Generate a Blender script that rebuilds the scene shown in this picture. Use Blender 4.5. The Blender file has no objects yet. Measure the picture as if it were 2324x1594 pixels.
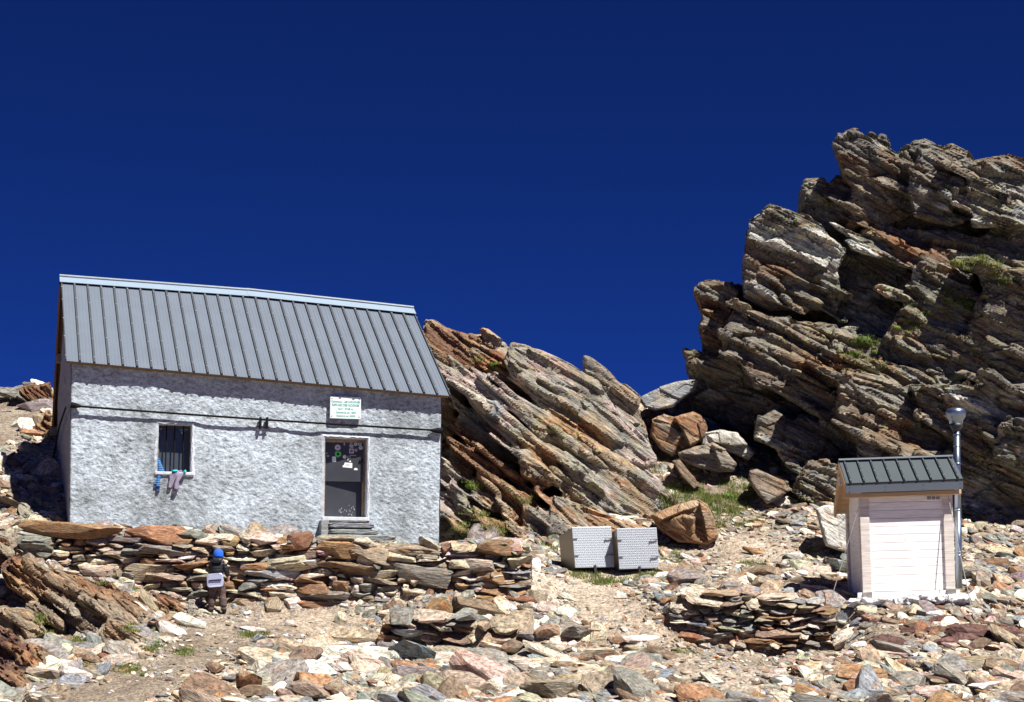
import bpy, bmesh, math, random
import numpy as np
from mathutils import Vector, Matrix, geometry
from mathutils.bvhtree import BVHTree

scene = bpy.context.scene
COL = scene.collection
rad = math.radians
random.seed(7)
RNG = np.random.default_rng(11)

# ------------------------------------------------------------------ camera, sky, sun, exposure
FPX = 4200.0                       # focal length in units where the picture is 2324 wide
PW, PH = 2324.0, 1594.0
PITCH = math.atan(0.1626)
cam_d = bpy.data.cameras.new('camera')
cam = bpy.data.objects.new('camera', cam_d)
COL.objects.link(cam)
cam_d.sensor_width = 36.0
cam_d.lens = FPX / PW * 36.0
cam_d.clip_start = 0.5
cam_d.clip_end = 3000
cam.location = (0, 0, 0)
cam.rotation_euler = (rad(90) + PITCH, 0, 0)
scene.camera = cam

SUN_AZ, SUN_EL = rad(45), rad(59)  # azimuth to the right of straight-behind-the-camera
to_sun = Vector((math.sin(SUN_AZ) * math.cos(SUN_EL), -math.cos(SUN_AZ) * math.cos(SUN_EL), math.sin(SUN_EL)))
sun_d = bpy.data.lights.new('sun', 'SUN')
sun_d.energy = 5.0
sun_d.angle = rad(0.53)
sun_d.color = (1.0, 0.955, 0.89)
sun = bpy.data.objects.new('sun', sun_d)
sun.rotation_euler = to_sun.to_track_quat('Z', 'Y').to_euler()
COL.objects.link(sun)

world = bpy.data.worlds.new('World')
scene.world = world
world.use_nodes = True
wn = world.node_tree
bg = wn.nodes['Background']
sky = wn.nodes.new('ShaderNodeTexSky')
sky.sky_type = 'NISHITA'
sky.sun_disc = False
sky.sun_elevation = SUN_EL
sky.sun_rotation = math.pi - SUN_AZ
sky.altitude = 9000
sky.air_density = 0.75
sky.dust_density = 0.0
sky.ozone_density = 6.0
pol = wn.nodes.new('ShaderNodeMix')          # polarising-filter blue of the high mountain sky
pol.data_type = 'RGBA'
pol.blend_type = 'MULTIPLY'
pol.inputs[0].default_value = 1.0
pol.inputs[7].default_value = (0.125, 0.285, 0.77, 1)
wn.links.new(sky.outputs[0], pol.inputs[6])
wn.links.new(pol.outputs[2], bg.inputs['Color'])
bg.inputs['Strength'].default_value = 0.06
vs = scene.view_settings
vs.view_transform = 'Standard'
vs.look = 'None'
vs.exposure = 0.85
vs.gamma = 1.0

# ------------------------------------------------------------------ pixel -> point helpers (camera stands at the origin)
CP, SP = math.cos(PITCH), math.sin(PITCH)


def at(px, py, Y):
    """Point at depth Y (metres along the ground from the camera) seen at photo position px, py."""
    xc = (px - PW / 2) / FPX
    yc = (PH / 2 - py) / FPX
    t = Y / (CP - yc * SP)
    return Vector((t * xc, Y, t * (SP + yc * CP)))


def ray(px, py):
    return (at(px, py, 10.0)).normalized()


def zoomconv(ox, oy, s):
    return lambda pts: [(ox + s * x, oy + s * y) for x, y in pts]


R1 = zoomconv(1452.5, 272.3, 0.3797)
R2 = zoomconv(1452.5, 726.3, 0.3797)
R3 = zoomconv(938.1, 696.0, 0.3228)
Z5 = zoomconv(0.0, 1169.9, 0.2658)
Z6 = zoomconv(544.7, 1169.9, 0.2658)
Z7 = zoomconv(1089.4, 1169.9, 0.2658)
Z8 = zoomconv(1634.1, 1169.9, 0.2969)
Z4 = zoomconv(605.3, 847.4, 0.2658)
ZT = zoomconv(1815.7, 877.6, 0.3417)
ZC = zoomconv(1210.4, 1149.9, 0.15625)

# ------------------------------------------------------------------ numpy noise


def _hash(ix, iy, iz, k=0):
    h = (ix.astype(np.int64) * 374761393 + iy.astype(np.int64) * 668265263 + iz.astype(np.int64) * 2147483647 + k * 974634777) & 0xFFFFFFFF
    h = ((h ^ (h >> 13)) * 1274126177) & 0xFFFFFFFF
    h = ((h ^ (h >> 16)) * 2246822519) & 0xFFFFFFFF
    h = h ^ (h >> 15)
    return (h & 0xFFFFFF) / float(0xFFFFFF)


def vnoise(p, k=0):
    p = np.asarray(p, float)
    i = np.floor(p).astype(np.int64)
    f = p - i
    f = f * f * (3 - 2 * f)
    r = 0
    for dx in (0, 1):
        wx = f[:, 0] if dx else 1 - f[:, 0]
        for dy in (0, 1):
            wy = f[:, 1] if dy else 1 - f[:, 1]
            for dz in (0, 1):
                wz = f[:, 2] if dz else 1 - f[:, 2]
                r = r + wx * wy * wz * _hash(i[:, 0] + dx, i[:, 1] + dy, i[:, 2] + dz, k)
    return r


def fbm(p, o=4, k=0):
    p = np.asarray(p, float)
    a, s, t = 0.5, 0, 0
    for j in range(o):
        s = s + a * vnoise(p, k + j)
        t += a
        p = p * 2.03 + 7.1
        a *= 0.5
    return s / t


def voronoi(p, k=0):
    p = np.asarray(p, float)
    i = np.floor(p).astype(np.int64)
    f1 = np.full(len(p), 9.0)
    f2 = np.full(len(p), 9.0)
    cid = np.zeros(len(p))
    tl = np.zeros(len(p))
    for dx in (-1, 0, 1):
        for dy in (-1, 0, 1):
            for dz in (-1, 0, 1):
                cx, cy, cz = i[:, 0] + dx, i[:, 1] + dy, i[:, 2] + dz
                q = np.stack([cx + _hash(cx, cy, cz, k + 1), cy + _hash(cx, cy, cz, k + 2), cz + _hash(cx, cy, cz, k + 3)], 1)
                d = np.linalg.norm(p - q, axis=1)
                h = _hash(cx, cy, cz, k + 4)
                c = d < f1
                f2 = np.where(c, f1, np.minimum(f2, d))
                cid = np.where(c, h, cid)
                tl = np.where(c, (p[:, 0] - q[:, 0]) * (_hash(cx, cy, cz, k + 5) - 0.5) + (p[:, 1] - q[:, 1]) * (_hash(cx, cy, cz, k + 6) - 0.5) + (p[:, 2] - q[:, 2]) * (_hash(cx, cy, cz, k + 7) - 0.5), tl)
                f1 = np.where(c, d, f1)
    return f1, f2, cid, tl


# ------------------------------------------------------------------ object helpers


def tag(o, label=None, cat=None, group=None, kind=None):
    if label:
        o['label'] = label
    if cat:
        o['category'] = cat
    if group:
        o['group'] = group
    if kind:
        o['kind'] = kind
    return o


def empty(name, loc, label, cat, group=None):
    o = bpy.data.objects.new(name, None)
    o.location = loc
    o.empty_display_size = 0.2
    COL.objects.link(o)
    return tag(o, label, cat, group)


def link(name, me, parent=None, world_coords=True):
    o = bpy.data.objects.new(name, me)
    COL.objects.link(o)
    if parent is not None:
        o.parent = parent
        if world_coords:
            root = parent
            off = Vector((0, 0, 0))
            while root is not None:
                off += root.location
                root = root.parent
            o.location = -off
    return o


def npmesh(name, V, F, mats, smooth=False, tone=None, lc=None, lich=None, midx=None):
    """V (n,3); F: (m,3) or (m,4) array, or list of lists."""
    me = bpy.data.meshes.new(name)
    if isinstance(F, np.ndarray):
        n, m = len(V), len(F)
        c = F.shape[1]
        me.vertices.add(n)
        me.vertices.foreach_set('co', np.ascontiguousarray(V, dtype=np.float32).ravel())
        me.loops.add(m * c)
        me.loops.foreach_set('vertex_index', np.ascontiguousarray(F, dtype=np.int32).ravel())
        me.polygons.add(m)
        me.polygons.foreach_set('loop_start', np.arange(0, m * c, c, dtype=np.int32))
        me.polygons.foreach_set('loop_total', np.full(m, c, dtype=np.int32))
        me.update(calc_edges=True)
    else:
        me.from_pydata([tuple(v) for v in V], [], [list(f) for f in F])
    me.validate()
    for m_ in (mats if isinstance(mats, (list, tuple)) else [mats]):
        me.materials.append(m_)
    me.polygons.foreach_set('use_smooth', np.full(len(me.polygons), smooth, dtype=bool))
    if midx is not None:
        me.polygons.foreach_set('material_index', np.ascontiguousarray(midx, dtype=np.int32))
    if tone is not None:
        a = me.attributes.new('tone', 'FLOAT_COLOR', 'POINT')
        c4 = np.ones((len(V), 4), np.float32)
        c4[:, :3] = tone
        a.data.foreach_set('color', c4.ravel())
    if lc is not None:
        a = me.attributes.new('lc', 'FLOAT_VECTOR', 'POINT')
        a.data.foreach_set('vector', np.ascontiguousarray(lc, dtype=np.float32).ravel())
    if lich is not None:
        a = me.attributes.new('lich', 'FLOAT', 'POINT')
        a.data.foreach_set('value', np.ascontiguousarray(lich, dtype=np.float32).ravel())
    return me


class MB:
    """Collects boxes, tubes and sheets; build() links them as one mesh object."""

    def __init__(self, M=None):
        self.v, self.f, self.mi = [], [], []
        self.M = M if M is not None else Matrix.Identity(4)

    def add(self, vs_, fs, mi=0):
        b = len(self.v)
        self.v += [self.M @ Vector(v) for v in vs_]
        self.f += [[b + i for i in f] for f in fs]
        self.mi += [mi] * len(fs)

    def hexa(self, c, mi=0, bevel=0.0):
        """c: 8 corners, order (x0y0z0,x1y0z0,x1y1z0,x0y1z0, then top)."""
        fs = [(0, 3, 2, 1), (4, 5, 6, 7), (0, 1, 5, 4), (1, 2, 6, 5), (2, 3, 7, 6), (3, 0, 4, 7)]
        if bevel > 0:
            bm = bmesh.new()
            vv = [bm.verts.new(x) for x in c]
            for f in fs:
                bm.faces.new([vv[i] for i in f])
            bmesh.ops.recalc_face_normals(bm, faces=bm.faces)
            bmesh.ops.bevel(bm, geom=list(bm.edges), offset=bevel, segments=2, profile=0.5, affect='EDGES')
            bm.verts.index_update()
            self.add([v.co.copy() for v in bm.verts], [[v.index for v in f.verts] for f in bm.faces], mi)
            bm.free()
        else:
            self.add(c, fs, mi)

    def box(self, x0, x1, y0, y1, z0, z1, mi=0, bevel=0.0):
        self.hexa([(x0, y0, z0), (x1, y0, z0), (x1, y1, z0), (x0, y1, z0), (x0, y0, z1), (x1, y0, z1), (x1, y1, z1), (x0, y1, z1)], mi, bevel)

    def tube(self, pts, r, n=10, mi=0, cap=True):
        pts = [Vector(p) for p in pts]
        rs = r if isinstance(r, (list, tuple)) else [r] * len(pts)
        vs_, fs = [], []
        for i, p in enumerate(pts):
            d = (pts[min(i + 1, len(pts) - 1)] - pts[max(i - 1, 0)]).normalized()
            a = d.cross(Vector((0, 0, 1)) if abs(d.z) < 0.9 else Vector((1, 0, 0))).normalized()
            b = d.cross(a)
            for k in range(n):
                t = 2 * math.pi * k / n
                vs_.append(p + rs[i] * (math.cos(t) * a + math.sin(t) * b))
        for i in range(len(pts) - 1):
            for k in range(n):
                k2 = (k + 1) % n
                fs.append((i * n + k, i * n + k2, (i + 1) * n + k2, (i + 1) * n + k))
        if cap:
            fs.append(tuple(range(n - 1, -1, -1)))
            fs.append(tuple((len(pts) - 1) * n + k for k in range(n)))
        self.add(vs_, fs, mi)

    def lathe(self, c, prof, n=24, mi=0):
        self.tube([Vector(c) + Vector((0, 0, z)) for r, z in prof], [r for r, z in prof], n, mi)

    def build(self, name, mats, parent=None, smooth=False, world_coords=True):
        me = npmesh(name, self.v, self.f, mats, smooth, midx=self.mi)
        bm = bmesh.new()
        bm.from_mesh(me)
        bmesh.ops.recalc_face_normals(bm, faces=bm.faces)
        bm.to_mesh(me)
        bm.free()
        return link(name, me, parent, world_coords)


# ------------------------------------------------------------------ materials


def new_mat(name, rough=0.8, metal=0.0, base=(0.5, 0.5, 0.5)):
    m = bpy.data.materials.new(name)
    m.use_nodes = True
    nt = m.node_tree
    b = nt.nodes['Principled BSDF']
    b.inputs['Base Color'].default_value = (*base, 1)
    b.inputs['Roughness'].default_value = rough
    b.inputs['Metallic'].default_value = metal
    return m, nt, b


def N(nt, t, **kw):
    n = nt.nodes.new(t)
    for k, v in kw.items():
        if k in n.inputs:
            n.inputs[k].default_value = v
        else:
            setattr(n, k, v)
    return n


def ramp(nt, fac, stops):
    r = nt.nodes.new('ShaderNodeValToRGB')
    e = r.color_ramp.elements
    while len(e) < len(stops):
        e.new(0.5)
    for i, (p, c) in enumerate(stops):
        e[i].position = p
        e[i].color = (*c, 1) if len(c) == 3 else c
    nt.links.new(fac, r.inputs['Fac'])
    return r.outputs['Color']


def mix(nt, a, b, fac, mode='MIX'):
    m = nt.nodes.new('ShaderNodeMix')
    m.data_type = 'RGBA'
    m.blend_type = mode
    for s, v in (('Factor', fac), ('A', a), ('B', b)):
        i = [x for x in m.inputs if x.name == s and (x.type == 'RGBA' if s != 'Factor' else x.type == 'VALUE')][0]
        if hasattr(v, 'is_linked'):
            nt.links.new(v, i)
        elif s == 'Factor':
            i.default_value = v
        else:
            i.default_value = (*v, 1)
    return [x for x in m.outputs if x.type == 'RGBA'][0]


def g(v):
    return (v, v, v)


def noise(nt, vec, scale, detail=6, rough=0.6, mscale=None):
    if mscale is not None:
        mp = nt.nodes.new('ShaderNodeMapping')
        mp.inputs['Scale'].default_value = mscale
        nt.links.new(vec, mp.inputs['Vector'])
        vec = mp.outputs[0]
    n = nt.nodes.new('ShaderNodeTexNoise')
    n.inputs['Scale'].default_value = scale
    n.inputs['Detail'].default_value = detail
    n.inputs['Roughness'].default_value = rough
    nt.links.new(vec, n.inputs['Vector'])
    return n.outputs['Fac']


def add_bump(nt, b, h, strength=0.5, dist=0.02, prev=None):
    bp = nt.nodes.new('ShaderNodeBump')
    bp.inputs['Strength'].default_value = strength
    bp.inputs['Distance'].default_value = dist
    nt.links.new(h, bp.inputs['Height'])
    if prev is not None:
        nt.links.new(prev, bp.inputs['Normal'])
    nt.links.new(bp.outputs[0], b.inputs['Normal'])
    return bp.outputs[0]


def make_rock_mat(name, k=1.0):
    """Schist: tone attribute per stone, laminated streaks, rust stains, lichen where the lich attribute asks for it."""
    m, nt, b = new_mat(name, 0.85)
    A = lambda n: N(nt, 'ShaderNodeAttribute', attribute_name=n)
    tone, lc, li = A('tone'), A('lc'), A('lich')
    vec = lc.outputs['Vector']
    st = noise(nt, vec, 1.0 * k, 7, 0.66, (2.6, 2.6, 20))
    st2 = noise(nt, vec, 1.0 * k, 4, 0.6, (7, 7, 85))
    c = mix(nt, tone.outputs['Color'], ramp(nt, st, [(0.30, g(0.34)), (0.46, g(0.85)), (0.56, g(1.1)), (0.72, g(1.7))]), 1.0, 'MULTIPLY')
    c = mix(nt, c, ramp(nt, st2, [(0.36, g(0.34)), (0.5, g(1.0)), (0.68, g(1.45))]), 0.85, 'MULTIPLY')
    ru = noise(nt, vec, 1.7 * k, 5, 0.62, (1, 1, 2.2))
    c = mix(nt, c, mix(nt, c, (1.2, 0.72, 0.42), 1.0, 'MULTIPLY'), ramp(nt, ru, [(0.54, g(0)), (0.68, g(0.65))]))
    wh = noise(nt, vec, 2.6 * k, 6, 0.7, (1, 1, 4.0))
    c = mix(nt, c, mix(nt, c, (1.75, 1.8, 1.85), 1.0, 'MULTIPLY'), ramp(nt, wh, [(0.56, g(0)), (0.7, g(0.45))]))
    sp = noise(nt, vec, 26 * k, 3, 0.7)
    c = mix(nt, c, ramp(nt, sp, [(0.3, g(0.6)), (0.5, g(1)), (0.7, g(1.25))]), 0.8, 'MULTIPLY')
    ln = noise(nt, vec, 5.5, 6, 0.75)
    lm = N(nt, 'ShaderNodeMath', operation='MULTIPLY')
    nt.links.new(ramp(nt, ln, [(0.53, g(0)), (0.62, g(1))]), lm.inputs[0])
    nt.links.new(li.outputs['Fac'], lm.inputs[1])
    c = mix(nt, c, (0.33, 0.36, 0.12), lm.outputs[0])
    nt.links.new(c, b.inputs['Base Color'])
    pv = add_bump(nt, b, st, 0.8, 0.07 / k)
    pv = add_bump(nt, b, st2, 0.5, 0.03 / k, pv)
    add_bump(nt, b, sp, 0.35, 0.012 / k, pv)
    b.inputs['Specular IOR Level'].default_value = 0.35
    return m


M_ROCK = make_rock_mat('schist', 1.0)
M_STONE = make_rock_mat('loose_schist', 2.2)

M_GROUND, nt, b = new_mat('gravel_and_sand', 0.95)
tc = N(nt, 'ShaderNodeTexCoord').outputs['Object']
n1 = noise(nt, tc, 0.7, 6, 0.65)
n2 = noise(nt, tc, 7, 6, 0.7)
vo = N(nt, 'ShaderNodeTexVoronoi', Scale=22.0)
nt.links.new(tc, vo.inputs['Vector'])
c = ramp(nt, n1, [(0.35, (0.17, 0.135, 0.10)), (0.55, (0.25, 0.21, 0.165)), (0.7, (0.33, 0.29, 0.24))])
c = mix(nt, c, ramp(nt, n2, [(0.3, g(0.55)), (0.5, g(1.0)), (0.7, g(1.25))]), 0.9, 'MULTIPLY')
c = mix(nt, c, ramp(nt, vo.outputs['Color'], [(0.2, (0.5, 0.44, 0.4)), (0.5, (1.0, 0.97, 0.93)), (0.85, (1.6, 1.52, 1.42))]), 0.7, 'MULTIPLY')
tr_ = N(nt, 'ShaderNodeAttribute', attribute_name='lich').outputs['Fac']
c = mix(nt, c, mix(nt, c, (1.75, 1.78, 1.82), 1.0, 'MULTIPLY'), tr_)
nt.links.new(c, b.inputs['Base Color'])
pv = add_bump(nt, b, vo.outputs['Distance'], 0.9, -0.03)
add_bump(nt, b, n2, 0.8, 0.05, pv)

TONES = {
    'tan': (0.297, 0.237, 0.171), 'cream': (0.440, 0.380, 0.292), 'grey': (0.220, 0.209, 0.182), 'bluegrey': (0.231, 0.248, 0.259),
    'orange': (0.297, 0.176, 0.094), 'rust': (0.198, 0.105, 0.061), 'maroon': (0.110, 0.055, 0.046), 'dark': (0.099, 0.083, 0.066),
    'white': (0.616, 0.583, 0.517), 'pink': (0.396, 0.297, 0.253), 'brown': (0.187, 0.132, 0.088),
}
WORD = {'tan': 'tan', 'cream': 'cream', 'grey': 'grey', 'bluegrey': 'blue-grey', 'orange': 'orange-brown', 'rust': 'rust-red',
        'maroon': 'dark maroon', 'dark': 'dark', 'white': 'whitish', 'pink': 'pinkish', 'brown': 'brown'}

# ------------------------------------------------------------------ terrain
CTRL = [
    # foreground
    (-300, 1620, 26), (0, 1594, 27.4), (400, 1594, 27), (800, 1594, 27), (1200, 1594, 27), (1600, 1594, 27), (2000, 1594, 27.2), (2324, 1594, 27), (2650, 1600, 27),
    (0, 1500, 29.6), (400, 1500, 29.6), (800, 1500, 30), (1200, 1510, 30), (1560, 1500, 29.8), (2000, 1500, 29.6), (2324, 1500, 29.4),
    # left bank
    (-300, 1420, 30.5), (0, 1410, 31.2), (200, 1420, 31.6), (330, 1400, 32.0), (420, 1405, 32.6), (-300, 1300, 33), (0, 1310, 32.6), (100, 1300, 33.2),
    # terrace before the retaining wall and the wall's foot
    (560, 1393, 33.3), (700, 1394, 33.4), (850, 1394, 33.4), (640, 1410, 32.4), (1000, 1400, 33.2), (1200, 1400, 33.2),
    (20, 1285, 33.75), (200, 1310, 33.7), (380, 1345, 33.6), (470, 1385, 33.55),
    # top of the retaining wall
    (20, 1200, 34.35), (200, 1205, 34.35), (400, 1210, 34.35), (600, 1222, 34.35), (850, 1240, 34.35), (1060, 1246, 34.35), (1200, 1250, 34.35),
    # lower tumbled row
    (880, 1430, 32.3), (1100, 1440, 32.2), (1350, 1440, 31.9), (890, 1494, 31.7), (1100, 1500, 31.65), (1380, 1496, 31.5), (900, 1508, 30.6), (1200, 1512, 30.5), (1380, 1510, 30.3),
    # path
    (1215, 1325, 35.0), (1330, 1318, 35.5), (1450, 1325, 35.2), (1290, 1370, 33.8), (1400, 1390, 33.0), (1480, 1430, 32.0), (1540, 1470, 30.9), (1250, 1400, 33.1),
    # chests
    (1200, 1290, 36.0), (1280, 1300, 35.7), (1400, 1300, 35.9), (1500, 1298, 35.9), (1280, 1285, 37.0), (1500, 1280, 37.2),
    # low wall to the right of the path, terrace of the toilet hut
    (1520, 1360, 33.2), (1700, 1350, 33.5), (1900, 1362, 33.2), (1530, 1425, 32.3), (1590, 1474, 32.15), (1750, 1488, 32.0), (1900, 1490, 31.9), (1530, 1352, 32.9), (1600, 1348, 32.9), (1760, 1354, 32.85), (1860, 1384, 32.7), (1905, 1432, 32.45), (1590, 1494, 31.2), (1750, 1506, 30.9), (1900, 1506, 30.8),
    (1940, 1366, 32.6), (2060, 1366, 32.6), (2190, 1362, 32.6), (1940, 1335, 34.3), (2190, 1335, 34.3), (2300, 1365, 33.0), (2324, 1310, 35.2), (2650, 1330, 35),
    (1990, 1420, 31.5), (2200, 1420, 31.6), (2324, 1430, 31.4), (2650, 1450, 31),
    # slope up behind
    (1560, 1300, 36.2), (1700, 1295, 36.4), (1850, 1300, 36.0), (1550, 1260, 38.0), (1700, 1240, 38.5), (1850, 1240, 38.0), (2050, 1290, 36.6), (2250, 1290, 36.6),
    (1560, 1160, 41.5), (1700, 1160, 41.5), (1850, 1170, 41.0), (1500, 1100, 43.0), (1620, 1080, 44.0), (1780, 1090, 44.2), (1950, 1150, 42.5), (2300, 1250, 40),
    (1470, 935, 46.6), (1575, 882, 48.0), (1640, 870, 49), (1540, 915, 47.6), (1500, 925, 47.5), (1440, 908, 48.5), (1600, 960, 47.4), (1750, 1000, 47.5), (2000, 1000, 47.5), (2300, 1050, 46.5),
    # under the slab outcrop
    (1010, 1240, 38.6), (1120, 1226, 37.9), (1180, 1262, 36.8), (1100, 1150, 41.0), (1300, 1150, 41.0), (1420, 1180, 40.0), (1000, 1000, 44.5), (1200, 1000, 45), (1350, 980, 46),
    (1000, 880, 48), (1200, 900, 48),
    # hut footprint
    (158, 1200, 36.0), (400, 1216, 36.6), (700, 1234, 37.4), (997, 1252, 38.2), (500, 1200, 42), (800, 1200, 43), (300, 1050, 44), (700, 1000, 47),
    # slope left of the hut
    (130, 1185, 36.6), (60, 1195, 35.8), (0, 1200, 35.4), (-300, 1230, 35), (140, 1100, 39), (60, 1090, 39.2), (0, 1090, 39), (-300, 1110, 39), (125, 1000, 42.6), (60, 1000, 42.6), (0, 1000, 42.4),
    (120, 935, 45.2), (60, 930, 45.4), (0, 935, 45.2), (-300, 950, 45), (110, 892, 47.0), (50, 892, 47), (0, 900, 47), (-300, 910, 47),
]
pts3 = [at(*c) for c in CTRL]
pts3 += [Vector(p) for p in [
    (-12, 22, -1.25), (-4, 22, -1.2), (4, 22, -1.2), (12, 22, -1.25), (-12, 12, -1.5), (0, 12, -1.5), (12, 12, -1.5), (-14, 0, -1.7), (0, 0, -1.65), (14, 0, -1.7),
    (-14, 30, -0.3), (15, 30, -0.2), (-15, 38, 2.6), (-15, 46, 5.2), (17, 40, 3.5), (17, 48, 5), (-18, 54, 4.5), (-6, 54, 4.5), (4, 53, 5.2), (18, 56, 5),
    (-60, 0, -3), (60, 0, -3), (-60, 50, 3), (60, 50, 3), (-60, 90, -8), (0, 90, -8), (60, 90, -8), (-60, -40, -12), (60, -40, -12), (0, -40, -11),
    (-900, -900, -380), (900, -900, -380), (-900, 1500, -380), (900, 1500, -380), (0, 1500, -380), (-900, 0, -260), (900, 0, -260), (0, -900, -330),
    (-180, 0, -45), (180, 0, -45), (0, 230, -60), (0, -180, -55)]]
cd = geometry.delaunay_2d_cdt([Vector((p.x, p.y)) for p in pts3], [], [], 0, 1e-6)
tv = np.array([(v.x, v.y) for v in cd[0]])
orig = [o[0] if o else 0 for o in cd[3]]
tz = np.array([pts3[o].z for o in orig])


def axis(a, b, step, far, ratio=1.22):
    xs = list(np.arange(a, b + 1e-6, step))
    s, x = step, xs[-1]
    while x < far:
        s = min(s * ratio, 60)
        x += s
        xs.append(x)
    s, x = step, xs[0]
    lo = []
    while x > -far:
        s = min(s * ratio, 60)
        x -= s
        lo.append(x)
    return np.array(lo[::-1] + xs)


GX = axis(-11.5, 12.0, 0.075, 800)
GY = axis(25.5, 50.0, 0.09, 800)
XX, YY = np.meshgrid(GX, GY)
ZZ = np.full(XX.shape, -60.0)
for t in cd[2]:
    a, b_, c_ = tv[t[0]], tv[t[1]], tv[t[2]]
    lo = np.minimum(np.minimum(a, b_), c_)
    hi = np.maximum(np.maximum(a, b_), c_)
    i0, i1 = np.searchsorted(GX, lo[0] - 1e-6), np.searchsorted(GX, hi[0] + 1e-6)
    j0, j1 = np.searchsorted(GY, lo[1] - 1e-6), np.searchsorted(GY, hi[1] + 1e-6)
    if i1 <= i0 or j1 <= j0:
        continue
    sx, sy = XX[j0:j1, i0:i1], YY[j0:j1, i0:i1]
    den = (b_[1] - c_[1]) * (a[0] - c_[0]) + (c_[0] - b_[0]) * (a[1] - c_[1])
    if abs(den) < 1e-12:
        continue
    l1 = ((b_[1] - c_[1]) * (sx - c_[0]) + (c_[0] - b_[0]) * (sy - c_[1])) / den
    l2 = ((c_[1] - a[1]) * (sx - c_[0]) + (a[0] - c_[0]) * (sy - c_[1])) / den
    l3 = 1 - l1 - l2
    m_ = (l1 > -1e-6) & (l2 > -1e-6) & (l3 > -1e-6)
    z = l1 * tz[t[0]] + l2 * tz[t[1]] + l3 * tz[t[2]]
    ZZ[j0:j1, i0:i1][m_] = z[m_]
for _ in range(3):
    K = ZZ.copy()
    K[1:-1, 1:-1] = (ZZ[1:-1, 1:-1] * 2 + ZZ[:-2, 1:-1] + ZZ[2:, 1:-1] + ZZ[1:-1, :-2] + ZZ[1:-1, 2:]) / 6
    ZZ = K
gp = np.stack([XX.ravel(), YY.ravel(), np.zeros(XX.size)], 1)
near = np.exp(-np.maximum(0, np.abs(gp[:, 0]) - 14) / 6) * np.exp(-np.maximum(0, np.abs(gp[:, 1] - 37) - 16) / 8)
ZZ = ZZ + ((fbm(gp * 1.1, 4) - 0.5) * 0.16 + (fbm(gp * 4.5, 3, 9) - 0.5) * 0.07 + (fbm(gp * 0.03, 4, 5) - 0.5) * 26 * (1 - near)).reshape(XX.shape)


def ground_z(x, y):
    x, y = np.atleast_1d(np.asarray(x, float)), np.atleast_1d(np.asarray(y, float))
    i = np.clip(np.searchsorted(GX, x) - 1, 0, len(GX) - 2)
    j = np.clip(np.searchsorted(GY, y) - 1, 0, len(GY) - 2)
    fx = (x - GX[i]) / (GX[i + 1] - GX[i])
    fy = (y - GY[j]) / (GY[j + 1] - GY[j])
    return (ZZ[j, i] * (1 - fx) * (1 - fy) + ZZ[j, i + 1] * fx * (1 - fy) + ZZ[j + 1, i] * (1 - fx) * fy + ZZ[j + 1, i + 1] * fx * fy)


def ground_hit(px, py, y0=24.0, y1=52.0):
    ys = np.arange(y0, y1, 0.03)
    p1 = at(px, py, 1.0)
    zr = ys * p1.z
    zg = ground_z(ys * p1.x, ys)
    k = np.nonzero(zg >= zr)[0]
    Y = ys[k[0]] if len(k) else 45.0
    return Vector((Y * p1.x, Y, float(ground_z(Y * p1.x, Y)[0])))


ny, nx = XX.shape
idx = np.arange(ny * nx).reshape(ny, nx)
F = np.stack([idx[:-1, :-1].ravel(), idx[:-1, 1:].ravel(), idx[1:, 1:].ravel(), idx[1:, :-1].ravel()], 1)
TROD = [(1225, 1322, 1.0), (1300, 1330, 1.1), (1390, 1330, 1.0), (1340, 1370, 0.9), (1410, 1400, 0.8), (1480, 1440, 0.6), (1540, 1490, 0.5), (1620, 1540, 0.6), (700, 1403, 0.7), (620, 1404, 0.7), (820, 1405, 0.6), (80, 1040, 0.8), (1700, 1250, 0.9)]
trod = np.zeros(XX.size)
for x_, y_, r_ in TROD:
    q_ = ground_hit(x_, y_)
    trod = np.maximum(trod, np.exp(-(((gp[:, 0] - q_.x) / r_) ** 2 + ((gp[:, 1] - q_.y) / (r_ * 1.3)) ** 2)))
me = npmesh('ground', np.stack([XX.ravel(), YY.ravel(), ZZ.ravel()], 1), F, M_GROUND, True, lich=trod)
tag(link('ground', me), kind='structure')

# ------------------------------------------------------------------ bedrock: prisms from traced outlines, fused, then broken along the bedding


def strata_frame(n):
    n = np.array(n, float)
    n /= np.linalg.norm(n)
    a = np.cross([0, 1, 0], n)
    a /= np.linalg.norm(a)
    return np.stack([a, np.cross(n, a), n], 0)   # rows: along strike, along dip, bedding normal


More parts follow.
